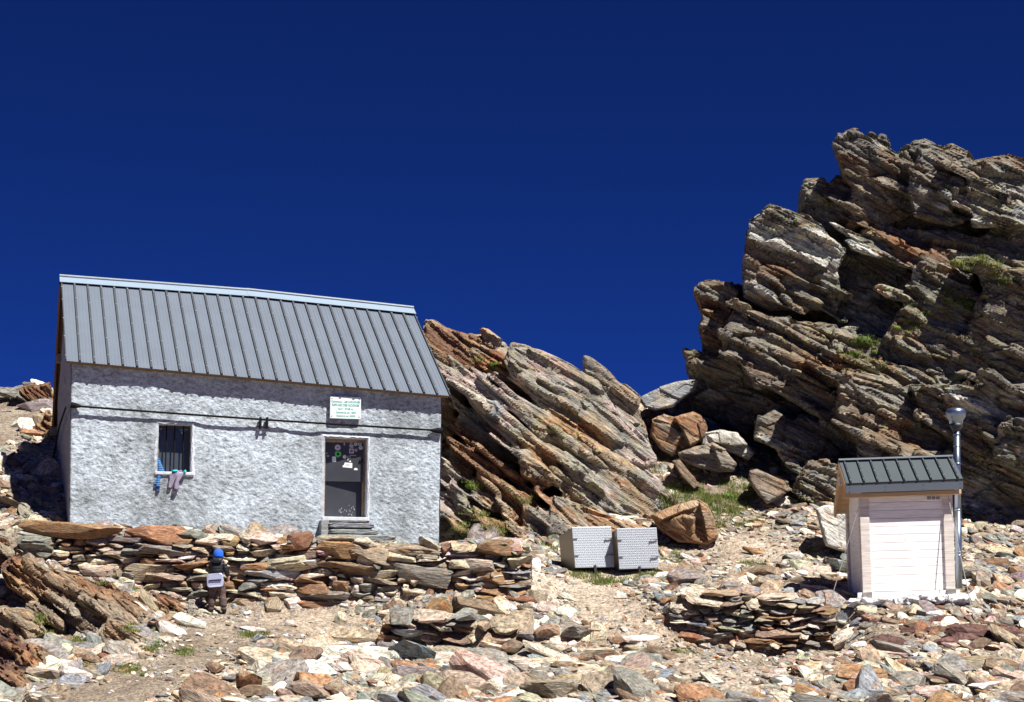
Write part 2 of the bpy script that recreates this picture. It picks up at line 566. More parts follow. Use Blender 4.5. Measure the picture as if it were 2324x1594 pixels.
def fuse(name, polys, voxel, rim=(12.0, 0.22)):
    """polys: (pixel outline, depth, thickness, lean_x, lean_z) -> vertices, faces of the voxel union."""
    V, Fs = [], []
    for poly, Y, T, lx, lz in polys:
        P = np.array(poly, float)
        ctr = P.mean(0)
        n = len(P)
        c3 = at(ctr[0], ctr[1], Y)
        inset = np.maximum(0.80, 1 - rim[0] / np.maximum(8, np.linalg.norm(P - ctr, axis=1)))
        rings = [(inset, 0.0), (1.0 * np.ones(n), rim[1]), (0.985 * np.ones(n), T * 0.5), (0.90 * np.ones(n), T)]
        b0 = len(V)
        for s, dy in rings:
            for k in range(n):
                q = ctr + (P[k] - ctr) * s[k]
                p = at(q[0], q[1], Y)
                dd = lx * (p.x - c3.x) + lz * (p.z - c3.z)
                p = at(q[0], q[1], Y + dd + dy)
                V.append((p.x, p.y, p.z))
        area = 0.5 * np.sum(P[:, 0] * np.roll(P[:, 1], -1) - np.roll(P[:, 0], -1) * P[:, 1])
        o = list(range(n))
        Fs.append([b0 + k for k in o])
        for r in range(3):
            for k in range(n):
                k2 = (k + 1) % n
                Fs.append([b0 + r * n + k2, b0 + r * n + k, b0 + (r + 1) * n + k, b0 + (r + 1) * n + k2])
        Fs.append([b0 + 3 * n + k for k in o[::-1]])
    me = bpy.data.meshes.new(name)
    me.from_pydata(V, [], Fs)
    bm = bmesh.new()
    bm.from_mesh(me)
    bmesh.ops.triangulate(bm, faces=bm.faces)
    bmesh.ops.recalc_face_normals(bm, faces=bm.faces)
    bm.to_mesh(me)
    bm.free()
    o = bpy.data.objects.new(name, me)
    COL.objects.link(o)
    md = o.modifiers.new('r', 'REMESH')
    md.mode = 'VOXEL'
    md.voxel_size = voxel
    dg = bpy.context.evaluated_depsgraph_get()
    dg.update()
    ev = o.evaluated_get(dg)
    m2 = ev.to_mesh()
    nv = len(m2.vertices)
    co = np.empty(nv * 3, np.float32)
    m2.vertices.foreach_get('co', co)
    nr = np.empty(nv * 3, np.float32)
    m2.vertices.foreach_get('normal', nr)
    nl = len(m2.loops)
    lv = np.empty(nl, np.int32)
    m2.loops.foreach_get('vertex_index', lv)
    assert nl == 4 * len(m2.polygons)
    ev.to_mesh_clear()
    bpy.data.objects.remove(o)
    bpy.data.meshes.remove(me)
    return co.reshape(-1, 3).astype(float), lv.reshape(-1, 4), nr.reshape(-1, 3).astype(float)


def break_rock(V, Nn, fr, amp=1.0, blk=(1.3, 1.1, 0.42), seed=0):
    q = V @ fr.T
    warp = (fbm(q * 0.55, 3, seed + 40) - 0.5)
    s = q[:, 2] + warp * 0.35
    d = np.zeros(len(V))
    # bedding packets, thick to thin: each leans out at its foot or its head, so edges throw thin shadows
    for t, A, L in ((0.85, 0.20, 2.2), (0.33, 0.11, 1.5), (0.15, 0.06, 1.1)):
        sw = s / t + (vnoise(np.stack([q[:, 0] / (L * 2.2), q[:, 1] / (L * 2.2), s * 0], 1), seed + 7) - 0.5) * 0.8
        lid = np.floor(sw)
        fr_ = sw - lid
        h = vnoise(np.stack([q[:, 0] / L + lid * 3.7, q[:, 1] / L - lid * 2.3, lid * 1.31], 1), seed + 3)
        sg = np.where(_hash(lid, lid * 0, lid * 0, seed) > 0.35, 1.0, -0.6)
        d += A * (h - 0.5) * 1.5 + A * 0.75 * sg * (0.5 - fr_)
    # joint blocks
    qq = np.stack([q[:, 0] / blk[0], q[:, 1] / blk[1], s / blk[2]], 1)
    f1, f2, cid, tl = voronoi(qq, seed + 10)
    d += 0.26 * (cid - 0.5) + 0.50 * tl
    d -= 0.10 * np.exp(-(f2 - f1) / 0.04)
    f1, f2, cid, tl = voronoi(np.stack([q[:, 0] / (blk[0] * 0.42), q[:, 1] / (blk[1] * 0.44), s / (blk[2] * 0.40)], 1), seed + 20)
    d += 0.10 * (cid - 0.5) + 0.16 * tl
    d += (fbm(q * np.array([3, 3, 12]), 3, seed + 30) - 0.5) * 0.05
    dr = Nn * 0.30 + np.array([0.0, -0.5, 0.12]) * np.clip(0.6 - Nn[:, 1:2], 0, 1)
    return V + dr * (d * amp)[:, None], q, s, cid


def rock_tone(q, pal, seed=0, L=1.0):
    """Colour by bedding packets and patches; pal: list of (weight, tone)."""
    lid = np.floor(q[:, 2] / 0.9 + (fbm(q * 0.6, 3, seed + 2) - 0.5) * 2.0)
    v = 0.55 * fbm(np.stack([q[:, 0] * 0.55 * L, q[:, 1] * 0.55 * L, q[:, 2] * 1.5 * L], 1), 4, seed + 61) + 0.45 * vnoise(np.stack([q[:, 0] * 0.3 + lid * 5.1, q[:, 1] * 0.3, lid * 1.7], 1), seed + 70)
    v = np.clip((v - 0.31) / 0.38, 0, 0.9999)
    W = np.cumsum([w for w, t in pal])
    W = W / W[-1]
    C = np.array([TONES[t] for w, t in pal])
    ctr = np.concatenate([[0], W])[:-1] * 0.5 + W * 0.5
    out = np.stack([np.interp(v, ctr, C[:, k]) for k in range(3)], 1)
    return out * (0.85 + 0.3 * fbm(q * 2.2, 3, seed + 80))[:, None]


def bedrock(name, polys, voxel, n, pal, amp=1.0, blk=(1.3, 1.1, 0.42), seed=0, lich=0.25, rim=(12.0, 0.22)):
    fr = strata_frame(n)
    V, F, Nn = fuse(name, polys, voxel, rim)
    V2, q, s, cid = break_rock(V, Nn, fr, amp, blk, seed)
    lc = q.copy()
    return V2, F, rock_tone(q, pal, seed), lc, np.full(len(V2), lich) * np.clip(fbm(q * 0.5, 2, seed + 90) * 3.2 - 1.0, 0, 1)


B = lambda pts, Y, T=5.0, lx=0.0, lz=-0.1: (pts, Y, T, lx, lz)
CRAG = [
    B(R1([(1185, 100), (1270, 70), (1370, 110), (1420, 135), (1490, 180), (1560, 230), (1640, 300), (1700, 400), (1640, 560), (1480, 640), (1330, 640), (1250, 680), (1215, 670), (1260, 560), (1270, 400), (1215, 340), (1180, 230), (1155, 155)]), 45.6, 5, 0.12, -0.28),
    B(R1([(1370, 80), (1400, 100), (1425, 145), (1370, 125)]), 46.6, 1.2), B(R1([(1425, 100), (1455, 105), (1490, 160), (1480, 190), (1430, 160)]), 46.8, 1.2),
    B(R1([(1680, 180), (1740, 170), (1930, 280), (1950, 480), (1970, 600), (1860, 640), (1640, 580), (1600, 420), (1650, 260)]), 45.2, 5, 0.15, -0.05),
    B(R1([(1560, 190), (1640, 140), (1700, 130), (1800, 180), (1870, 170), (1960, 210), (1990, 280), (1900, 330), (1700, 260), (1570, 240)]), 46.3),
    B(R1([(1930, 260), (2080, 240), (2190, 215), (2330, 255), (2450, 300), (2450, 680), (2150, 640), (1990, 640), (1960, 480)]), 44.8, 5, 0.1, 0.1),
    B(R1([(985, 370), (1090, 355), (1130, 390), (1170, 340), (1230, 345), (1265, 420), (1250, 600), (1190, 640), (1100, 620), (1050, 560), (950, 560), (965, 420)]), 46.6, 4, -0.25, -0.15),
    B(R1([(680, 590), (770, 525), (900, 550), (1000, 590), (1080, 640), (1160, 720), (1215, 800), (1180, 950), (1210, 1080), (1170, 1160), (950, 1130), (780, 1150), (620, 1060), (620, 860), (635, 720), (645, 610)]), 44.8, 5, 0.10, -0.22),
    B(R1([(1260, 690), (1480, 620), (1640, 680), (1850, 660), (2000, 720), (2120, 640), (2450, 680), (2450, 900), (2000, 860), (1800, 830), (1650, 900), (1560, 860), (1330, 800)]), 45.4, 4, 0, 0.55),
    B(R1([(1150, 640), (1330, 640), (1640, 700), (1640, 900), (1620, 1100), (1550, 1220), (1360, 1260), (1190, 1200), (1170, 900)]), 46.9, 4, -0.3, -0.5),
    B(R1([(1640, 880), (1800, 860), (2000, 950), (2000, 1100), (1950, 1300), (1900, 1450), (1600, 1400), (1450, 1300), (1540, 1180), (1620, 1040)]), 44.0, 5, 0.1, 0.3),
    B(R1([(2000, 880), (2450, 900), (2450, 1600), (1950, 1600), (1900, 1450), (1960, 1250), (2060, 1000)]), 43.5, 6, -0.25, -0.25),
    B(R1([(325, 1020), (365, 960), (430, 965), (550, 970), (600, 1030), (560, 1110), (500, 1230), (500, 1400), (510, 1600), (300, 1560), (285, 1470), (290, 1420), (370, 1400), (380, 1350), (360, 1230), (370, 1170)]), 45.9, 3, -0.15, -0.1),
    B(R1([(260, 1385), (300, 1395), (400, 1400), (420, 1480), (300, 1480)]), 46.0, 2.5),
    B(R1([(550, 1150), (720, 1190), (950, 1200), (1180, 1220), (1160, 1400), (1130, 1500), (1190, 1600), (700, 1600), (600, 1440), (500, 1400), (510, 1230)]), 44.3, 5, 0.08, 0.40),
    B(R1([(1160, 1250), (1350, 1260), (1450, 1300), (1600, 1400), (1900, 1450), (1950, 1600), (1190, 1600), (1130, 1480)]), 44.0, 5, 0.05, 0.5),
    B(R2([(280, 270), (500, 200), (640, 260), (900, 370), (920, 480), (700, 470), (590, 500), (400, 380), (300, 360)]), 45.6, 4, -0.2, -0.6),
    B(R2([(580, 240), (920, 380), (1190, 440), (1190, 550), (1000, 520), (900, 480), (640, 330)]), 44.0, 4, -0.05, -0.3),
    B(R2([(300, 480), (400, 380), (700, 470), (900, 480), (1190, 550), (1170, 660), (940, 570), (820, 540), (700, 560), (640, 700), (450, 680), (330, 560)]), 45.7, 4, -0.35, -0.55),
    B(R2([(800, 540), (920, 600), (960, 575), (1140, 650), (1110, 790), (1000, 860), (1000, 950), (870, 880), (800, 760), (680, 720), (710, 580)]), 43.6, 4, 0.1, 0.5),
    B(R2([(1190, 330), (1300, 320), (1600, 400), (1660, 500), (1850, 600), (1870, 760), (1800, 800), (1500, 780), (1330, 790), (1240, 700), (1180, 560)]), 42.6, 5, 0.05, 0.05),
    B(R2([(1330, 640), (1400, 680), (1620, 760), (1860, 780), (1860, 900), (1300, 900), (1290, 760)]), 41.9, 4, 0.0, 0.6),
    B(R2([(1600, 380), (2450, 400), (2450, 1560), (1920, 1560), (1920, 800), (1660, 500)]), 42.2, 6, -0.40, -0.45),
    B(R2([(1000, 850), (1200, 840), (1920, 800), (1930, 1500), (1250, 1300), (1060, 1120), (900, 1030)]), 42.0, 6, 0, 0.1),
    B(R2([(2140, 660), (2190, 580), (2450, 560), (2450, 1000), (2110, 840)]), 41.0, 4, -0.3, -0.4),
    B(R2([(1920, 1290), (2060, 1290), (2000, 1420), (1960, 1520), (1900, 1520)]), 40.6, 3, 0, 0.6),
    B(R2([(690, 930), (860, 960), (900, 1010), (790, 1080), (700, 1090), (650, 1000)]), 42.8, 2, 0, 0.4),
    B(R2([(1080, 540), (1260, 540), (1320, 800), (1180, 880), (1040, 840), (1090, 700)]), 43.7, 4, 0.1, 0.1),
]
# the body behind the faces, so the crag is solid
CRAG_EDGE = R1([(1200, 165), (1270, 105), (1500, 215), (1650, 185), (1980, 290), (2420, 320), (2440, 2720), (1500, 2280), (1050, 1950), (720, 1770), (480, 1690), (315, 1640), (310, 1480), (398, 1405), (385, 1230), (385, 1035),
                (545, 1005), (590, 1060), (530, 1150), (645, 1100), (655, 650), (765, 570), (960, 610), (985, 450), (1225, 390), (1262, 520), (1232, 345)])
SLAB_EDGE = R3([(80, 180), (230, 200), (640, 300), (700, 300), (900, 360), (1100, 460), (1290, 590), (1440, 790), (1630, 1000), (1690, 1100), (1780, 1360), (1680, 1460), (1620, 1560), (900, 1600), (120, 1500)])


def inside(pt, poly):
    x, y = pt
    c = False
    for k in range(len(poly)):
        (x1, y1), (x2, y2) = poly[k], poly[k - 1]
        if (y1 > y) != (y2 > y) and x < (x2 - x1) * (y - y1) / (y2 - y1) + x1:
            c = not c
    return c


def depth_at(pt, blocks):
    """Front depth of the nearest traced block that covers the point."""
    best = None
    for poly, Y, T, lx, lz in blocks:
        if inside(pt, poly):
            c = np.mean(poly, 0)
            d = Y + (lx * (pt[0] - c[0]) - lz * (pt[1] - c[1])) * Y / FPX
            if best is None or d < best:
                best = d
    return best


def beds(blocks, edge, n, ang, L, H, out):
    """Thin beds that stand proud of the faces, running down the dip."""
    src = list(blocks)
    xs, ys = [q[0] for q in edge], [q[1] for q in edge]
    made = 0
    for _ in range(n * 12):
        if made >= n:
            break
        x, y = random.uniform(min(xs), min(max(xs), 2400)), random.uniform(min(ys), max(ys))
        a = rad(random.gauss(*ang))
        l, h = random.uniform(*L), random.uniform(*H)
        ca, sa = math.cos(a), math.sin(a)
        pl = [(-.5, .05), (-.46, -.42), (-.1, -.58), (.3, -.46), (.53, -.12), (.46, .42), (.1, .52), (-.3, .46)]
        pl = [(x + l * u * ca - h * v * sa, y + l * u * sa + h * v * ca) for u, v in [(u * random.uniform(.9, 1.1), v * random.uniform(.8, 1.2)) for u, v in pl]]
        if not all(inside(q, edge) for q in pl):
            continue
        d = depth_at((x, y), src)
        if d is None:
            continue
        blocks.append((pl, d - random.uniform(*out), 1.6, random.uniform(-.1, .2), random.uniform(-.35, .6)))
        made += 1


beds(CRAG, CRAG_EDGE, 90, (25, 5), (60, 230), (9, 26), (0.0, 0.30))
CRAG.append((CRAG_EDGE, 46.3, 8, 0, 0.03))
CRAG_N = (0.42, -0.10, 0.90)
V, F, tone, lc, lich = bedrock('crag', CRAG, 0.042, CRAG_N, [(1.2, 'orange'), (1.0, 'rust'), (1.2, 'brown'), (1.4, 'tan'), (2.6, 'grey'), (1.2, 'brown'), (2.2, 'grey'), (0.8, 'dark'), (1.2, 'cream'), (1.8, 'bluegrey'), (0.7, 'white')], 0.85, seed=1, lich=0.45, rim=(7.0, 0.12))
tone *= np.array([0.76, 0.785, 0.80])
crag_VF = (V, F)
tag(link('rock_crag', npmesh('rock_crag', V, F, M_ROCK, False, tone, lc, lich)), kind='structure')

SLAB = [
    B(R3([(80, 110), (130, 100), (230, 170), (390, 230), (500, 215), (650, 270), (690, 400), (560, 420), (350, 470), (200, 420), (60, 300), (60, 180)]), 43.8, 4, 0.1, 0.5),
    B(R3([(470, 160), (520, 170), (620, 250), (590, 310), (500, 260)]), 43.7, 1.5), B(R3([(395, 200), (470, 230), (500, 280), (400, 270)]), 43.8, 1.5),
    B(R3([(690, 260), (770, 275), (900, 320), (1100, 420), (1290, 540), (1450, 750), (1640, 960), (1700, 1060), (1700, 1130), (1590, 1130), (1300, 990), (1100, 880), (870, 690), (690, 500), (640, 390)]), 42.2, 4, 0.15, 0.25),
    B(R3([(1195, 350), (1240, 365), (1340, 440), (1420, 510), (1590, 640), (1570, 700), (1640, 860), (1690, 1000), (1500, 800), (1300, 560), (1200, 450)]), 44.2, 3, 0.1, 0.1),
    B(R3([(350, 470), (500, 480), (680, 600), (850, 700), (1000, 800), (1200, 930), (1420, 1050), (1600, 1170), (1850, 1370), (1700, 1480), (1500, 1440), (1300, 1250), (1050, 1000), (900, 940), (700, 740), (560, 650), (370, 600)]), 41.0, 4, 0.1, 0.55),
    B(R3([(370, 600), (560, 690), (700, 800), (880, 940), (1000, 1020), (1150, 1100), (1330, 1300), (1500, 1440), (1680, 1480), (1650, 1560), (1400, 1440), (1100, 1330), (900, 1200), (930, 1050), (770, 1000), (560, 850), (400, 680)]), 39.9, 4, 0.1, 0.1),
    B(R3([(300, 800), (360, 700), (560, 800), (740, 980), (720, 1100), (700, 1190), (550, 1170), (400, 1000), (290, 860)]), 40.6, 3, 0.1, 0.2),
    B(R3([(240, 900), (350, 970), (540, 1060), (720, 1130), (640, 1210), (430, 1150), (260, 1050)]), 39.9, 3, 0, 0.2),
    B(R3([(150, 1090), (390, 1160), (420, 1290), (300, 1260), (150, 1200)]), 39.7, 3, 0, 0.4),
    B(R3([(450, 1150), (530, 1160), (620, 1250), (800, 1300), (930, 1440), (800, 1500), (560, 1480), (430, 1330)]), 39.2, 3, 0.2, 0.2),
    B(R3([(740, 1010), (800, 1020), (960, 1180), (960, 1280), (880, 1290), (760, 1180)]), 39.3, 3, 0.2, 0.1),
    B(R3([(980, 1310), (1150, 1370), (1310, 1450), (1640, 1560), (1680, 1680), (940, 1680), (940, 1450)]), 38.4, 3, 0.1, 0.6),
    B(R3([(150, 1290), (340, 1330), (510, 1450), (520, 1560), (150, 1480)]), 39.0, 3, 0, 0.5),
    B(R3([(770, 1400), (930, 1480), (940, 1640), (760, 1600)]), 38.5, 3), B(R3([(520, 1500), (700, 1520), (920, 1590), (900, 1700), (500, 1640)]), 38.3, 3, 0, 0.5),
    B(R3([(80, 400), (330, 470), (380, 620), (360, 700), (280, 720), (80, 700)]), 41.3, 3), B(R3([(80, 700), (280, 690), (330, 900), (80, 1000)]), 41.8, 3),
]
for k in range(34):    # tilted blocks strewn along the lower edge
    x, y = random.uniform(200, 1000), random.uniform(1120, 1600)
    w, h = random.uniform(70, 180), random.uniform(35, 80)
    p = [(x + w * (a * 0.82 + b_ * 0.25), y + w * a * 0.55 + h * b_ - 0.2 * w) for a, b_ in [(-.5, -.5), (0, -.62), (.5, -.45), (.62, .1), (.45, .5), (-.1, .55), (-.55, .3)]]
    SLAB.append(B(R3(p), 39.6 - (y - 1120) / 480 * 1.6 + random.uniform(-.2, .3), 1.6, 0.1, random.uniform(0, .6)))
beds(SLAB, SLAB_EDGE, 70, (36, 3), (90, 280), (5, 13), (0.0, 0.16))
SLAB.append((SLAB_EDGE, 42.8, 4, 0.1, 0.9))
SLAB_N = (0.55, -0.22, 0.80)
V, F, tone, lc, lich = bedrock('slabs', SLAB, 0.040, SLAB_N, [(1.6, 'rust'), (1.6, 'orange'), (1.4, 'tan'), (2.6, 'grey'), (1.4, 'pink'), (1.8, 'bluegrey'), (1.0, 'cream')], 0.62, (2.4, 1.8, 0.36), seed=5, lich=0.5, rim=(7.0, 0.12))
tone *= np.array([0.93, 0.95, 0.97])
slab_VF = (V, F)
tag(link('rock_slabs', npmesh('rock_slabs', V, F, M_ROCK, False, tone, lc, lich)), kind='structure')

OUT = [
    B(Z5([(110, 360), (270, 400), (470, 520), (700, 650), (740, 740), (900, 860), (910, 940), (840, 1030), (640, 1040), (560, 910), (420, 770), (250, 720), (90, 600), (30, 470)]), 31.2, 2.4, 0.05, 0.15),
    B(Z5([(540, 490), (640, 510), (800, 580), (980, 660), (1330, 880), (1340, 1010), (1200, 970), (1000, 860), (740, 720), (600, 580)]), 31.7, 2, 0.1, 0.9),
    B(Z5([(920, 880), (1010, 900), (1200, 1010), (1290, 1080), (1310, 1150), (1230, 1210), (1200, 1260), (930, 1240), (850, 1010)]), 30.6, 1.8, 0.1, 0.25),
    B(Z5([(-200, 880), (0, 950), (180, 1070), (560, 1270), (470, 1370), (420, 1500), (320, 1660), (-200, 1660)]), 28.8, 2, 0.1, 1.0),
    B(Z5([(-200, 760), (0, 820), (250, 830), (390, 1000), (200, 1100), (0, 980), (-200, 900)]), 30.2, 1.8, 0.1, 0.9),
    B(Z5([(680, 1290), (740, 1280), (1000, 1340), (1150, 1450), (1000, 1500), (880, 1500)]), 29.0, 1.2, 0.1, 0.5),
    B(Z5([(980, 680), (1150, 680), (1400, 800), (1430, 830), (1300, 850), (1100, 760)]), 32.4, 1.6, 0.1, 1.2),
    B(Z5([(1280, 650), (1400, 680), (1700, 830), (1640, 850), (1400, 760)]), 32.7, 1.2, 0.1, 1.0),
    B(Z5([(-200, 150), (60, 200), (120, 330), (90, 380), (0, 330), (-200, 280)]), 33.0, 1.5, 0.1, 0.5),
    B(Z5([(240, 730), (400, 760), (540, 900), (560, 1000), (400, 900), (260, 830)]), 30.9, 1.4, 0.1, 0.3),
    B(Z5([(-200, 1200), (100, 1260), (300, 1420), (200, 1660), (-200, 1660)]), 28.2, 1.5, 0.1, 0.9),
]
for (x, y, L, h, Yd) in ((620, 600, 420, 70, 31.6), (1000, 800, 520, 60, 31.6), (820, 800, 360, 60, 31.0), (1050, 700, 420, 46, 32.0), (300, 480, 420, 60, 31.5), (150, 1180, 520, 70, 28.7), (60, 1060, 420, 60, 29.2), (330, 1330, 420, 60, 28.6), (120, 1400, 420, 70, 28.1), (1090, 1090, 330, 60, 30.6), (520, 760, 380, 60, 30.9), (160, 900, 360, 50, 30.1), (1180, 760, 340, 40, 32.2)):
    ca, sa = math.cos(rad(33)), math.sin(rad(33))
    pl = [(-.5, -.1), (-.42, -.5), (0, -.62), (.4, -.4), (.52, .2), (.2, .5), (-.3, .55), (-.55, .3)]
    OUT.append(B(Z5([(x + L * a * ca - h * b_ * sa, y + L * a * sa + h * b_ * ca) for a, b_ in pl]), Yd, 1.3, 0.1, 0.35))
OUT += [B([(28, 894), (58, 872), (114, 866), (124, 900), (124, 962), (92, 950), (60, 915)], 45.6, 1.5, 0.1, 0.4), B([(96, 940), (112, 930), (132, 1012), (120, 1006)], 43.2, 0.8, 0.2, 0.2), B([(-10, 884), (60, 889), (72, 908), (-10, 903)], 46.2, 1.2, 0, 0.5),
        B([(74, 968), (96, 962), (126, 1000), (118, 1012), (92, 990)], 43.0, 0.8, 0.2, 0.3), B([(30, 1010), (80, 1012), (112, 1034), (104, 1046), (60, 1036)], 42.0, 0.8, 0.1, 0.7)]
OUT_N = (0.52, -0.34, 0.78)
V, F, tone, lc, lich = bedrock('bank', OUT, 0.03, OUT_N, [(0.9, 'maroon'), (1.1, 'rust'), (1.4, 'orange'), (2.6, 'tan'), (2.2, 'cream'), (1.8, 'grey')], 0.75, (1.0, 0.9, 0.15), seed=9, lich=0.2, rim=(5.0, 0.07))
tone *= 0.8
out_VF = (V, F)
tag(link('rock_bank', npmesh('rock_bank', V, F, M_ROCK, False, tone, lc, lich)), kind='structure')
# ------------------------------------------------------------------ stones


def ico(sub):
    bm = bmesh.new()
    bmesh.ops.create_icosphere(bm, subdivisions=sub, radius=1.0)
    V = np.array([v.co[:] for v in bm.verts])
    F = np.array([[v.index for v in f.verts] for f in bm.faces])
    bm.free()
    return V, F


ICO = {s: ico(s) for s in (1, 2, 3, 4)}


def chunk(sub, rng, k=3.4, planes=12, lam=0.05):
    """One unit stone: a rounded block cut by random planes, with laminated sides."""
    V, F = ICO[sub]
    V = V / (np.abs(V) ** k).sum(1)[:, None] ** (1 / k)
    nl = rng.uniform(3, 6)
    lid = np.floor(V[:, 2] * nl + 0.5 * np.sin(V[:, 0] * 2 + V[:, 1] * 3))
    V = V * np.stack([1 + lam * (2 * _hash(lid, lid * 0, lid * 0, int(rng.integers(999))) - 1)] * 2 + [np.ones(len(V))], 1)
    ns = []
    for s in (1, -1):
        n = np.array([rng.normal(0, 0.10), rng.normal(0, 0.12), s])
        ns.append((n, rng.uniform(0.72, 0.95)))
    for i in range(planes):
        a = rng.uniform(0, 2 * math.pi)
        n = np.array([math.cos(a), math.sin(a), rng.normal(0, 0.30)])
        ns.append((n, rng.uniform(0.5, 1.0)))
    for n, o in ns:
        n = n / np.linalg.norm(n)
        d = V @ n - o
        V = V - np.maximum(d, 0)[:, None] * n * 0.97
    V = V - (V.max(0) + V.min(0)) / 2
    V = V / np.abs(V).max(0)
    V = V + (vnoise(V * 2.3 + rng.uniform(0, 50, 3), 3) - 0.5)[:, None] * V * 0.06
    return V, F


PROTO = {}
for s_, n_ in ((1, 40), (2, 40), (3, 40), (4, 10)):
    PROTO[s_] = [chunk(s_, RNG, planes=10 + s_ * 2) for _ in range(n_)]
BOXY = [chunk(3, RNG, k=6.5, planes=8, lam=0.08) for _ in range(60)]


class Stones:
    """Gathers many stones into one mesh."""

    def __init__(self):
        self.V, self.F, self.T, self.L, self.n = [], [], [], [], 0

    def add(self, pf, M, size, pos, tone):
        V, F = pf
        q = V * np.asarray(size)
        W = q @ np.asarray(M).T + np.asarray(pos)
        self.V.append(W)
        self.F.append(F + self.n)
        self.T.append(np.tile(tone, (len(V), 1)))
        self.L.append(q + RNG.uniform(-30, 30, 3))
        self.n += len(V)

    def mesh(self, name, mat, lich=0.0):
        V = np.concatenate(self.V)
        return npmesh(name, V, np.concatenate(self.F), mat, False, np.concatenate(self.T), np.concatenate(self.L), np.full(len(V), lich))


def rot(rx, ry, rz):
    return np.array((Matrix.Rotation(ry, 3, 'Y') @ Matrix.Rotation(rx, 3, 'X') @ Matrix.Rotation(rz, 3, 'Z')))


def tone_of(name, rng=RNG, j=0.16):
    t = np.array(TONES[name]) * (1 + rng.normal(0, j))
    return np.clip(t * (1 + rng.normal(0, 0.04, 3)), 0.03, 0.8)


def pick(w):
    ks = list(w)
    p = np.array([w[k] for k in ks], float)
    return ks[int(RNG.choice(len(ks), p=p / p.sum()))]


# ------------------------------------------------------------------ dry stone walls


def skyline(L, base, top, wr, hr, rng):
    cell = 0.03
    n = int(L / cell)
    us = (np.arange(n) + 0.5) * cell
    h = np.array([base(u) for u in us])
    tp = np.array([top(u) for u in us])
    out = []
    for _ in range(6000):
        open_ = np.nonzero(h < tp - 0.03)[0]
        if len(open_) == 0:
            break
        i = open_[np.argmin(h[open_])]
        a = i
        while a > 0 and abs(h[a - 1] - h[i]) < 0.022 and a > i - 40:
            a -= 1
        b_ = i
        while b_ < n - 1 and abs(h[b_ + 1] - h[i]) < 0.022 and b_ < i + 40:
            b_ += 1
        run = (b_ - a + 1) * cell
        big = rng.random()
        sc = 1.0 if big < 0.72 else 1.7
        w = min(run, rng.uniform(*wr) * sc)
        if run - w < wr[0] * 0.6:
            w = run
        k = max(1, int(round(w / cell)))
        hh = rng.uniform(*hr) * (sc ** 0.7)
        if k * cell < 0.10:
            nb = [h[x] for x in (a - 1, b_ + 1) if 0 <= x < n]
            nb = [x - h[i] for x in nb if x > h[i]]
            hh = min(nb) if nb else 0.05
            hh = min(max(hh, 0.03), 0.12)
        hh = min(hh, k * cell * 1.1)
        s0 = a if rng.random() < 0.5 else max(a, b_ - k + 1)
        v0 = h[s0:s0 + k].max()
        for x in (s0 - 1, s0 + k):
            if 0 <= x < n and 0 < abs(h[x] - (v0 + hh)) < 0.045 and h[x] - v0 > 0.03:
                hh = h[x] - v0
        out.append((s0 * cell, (s0 + k) * cell, v0, v0 + hh))
        h[s0:s0 + k] = v0 + hh
    return out


def interp(pts):
    xs, ys = [p[0] for p in pts], [p[1] for p in pts]
    return lambda u: float(np.interp(u, xs, ys))


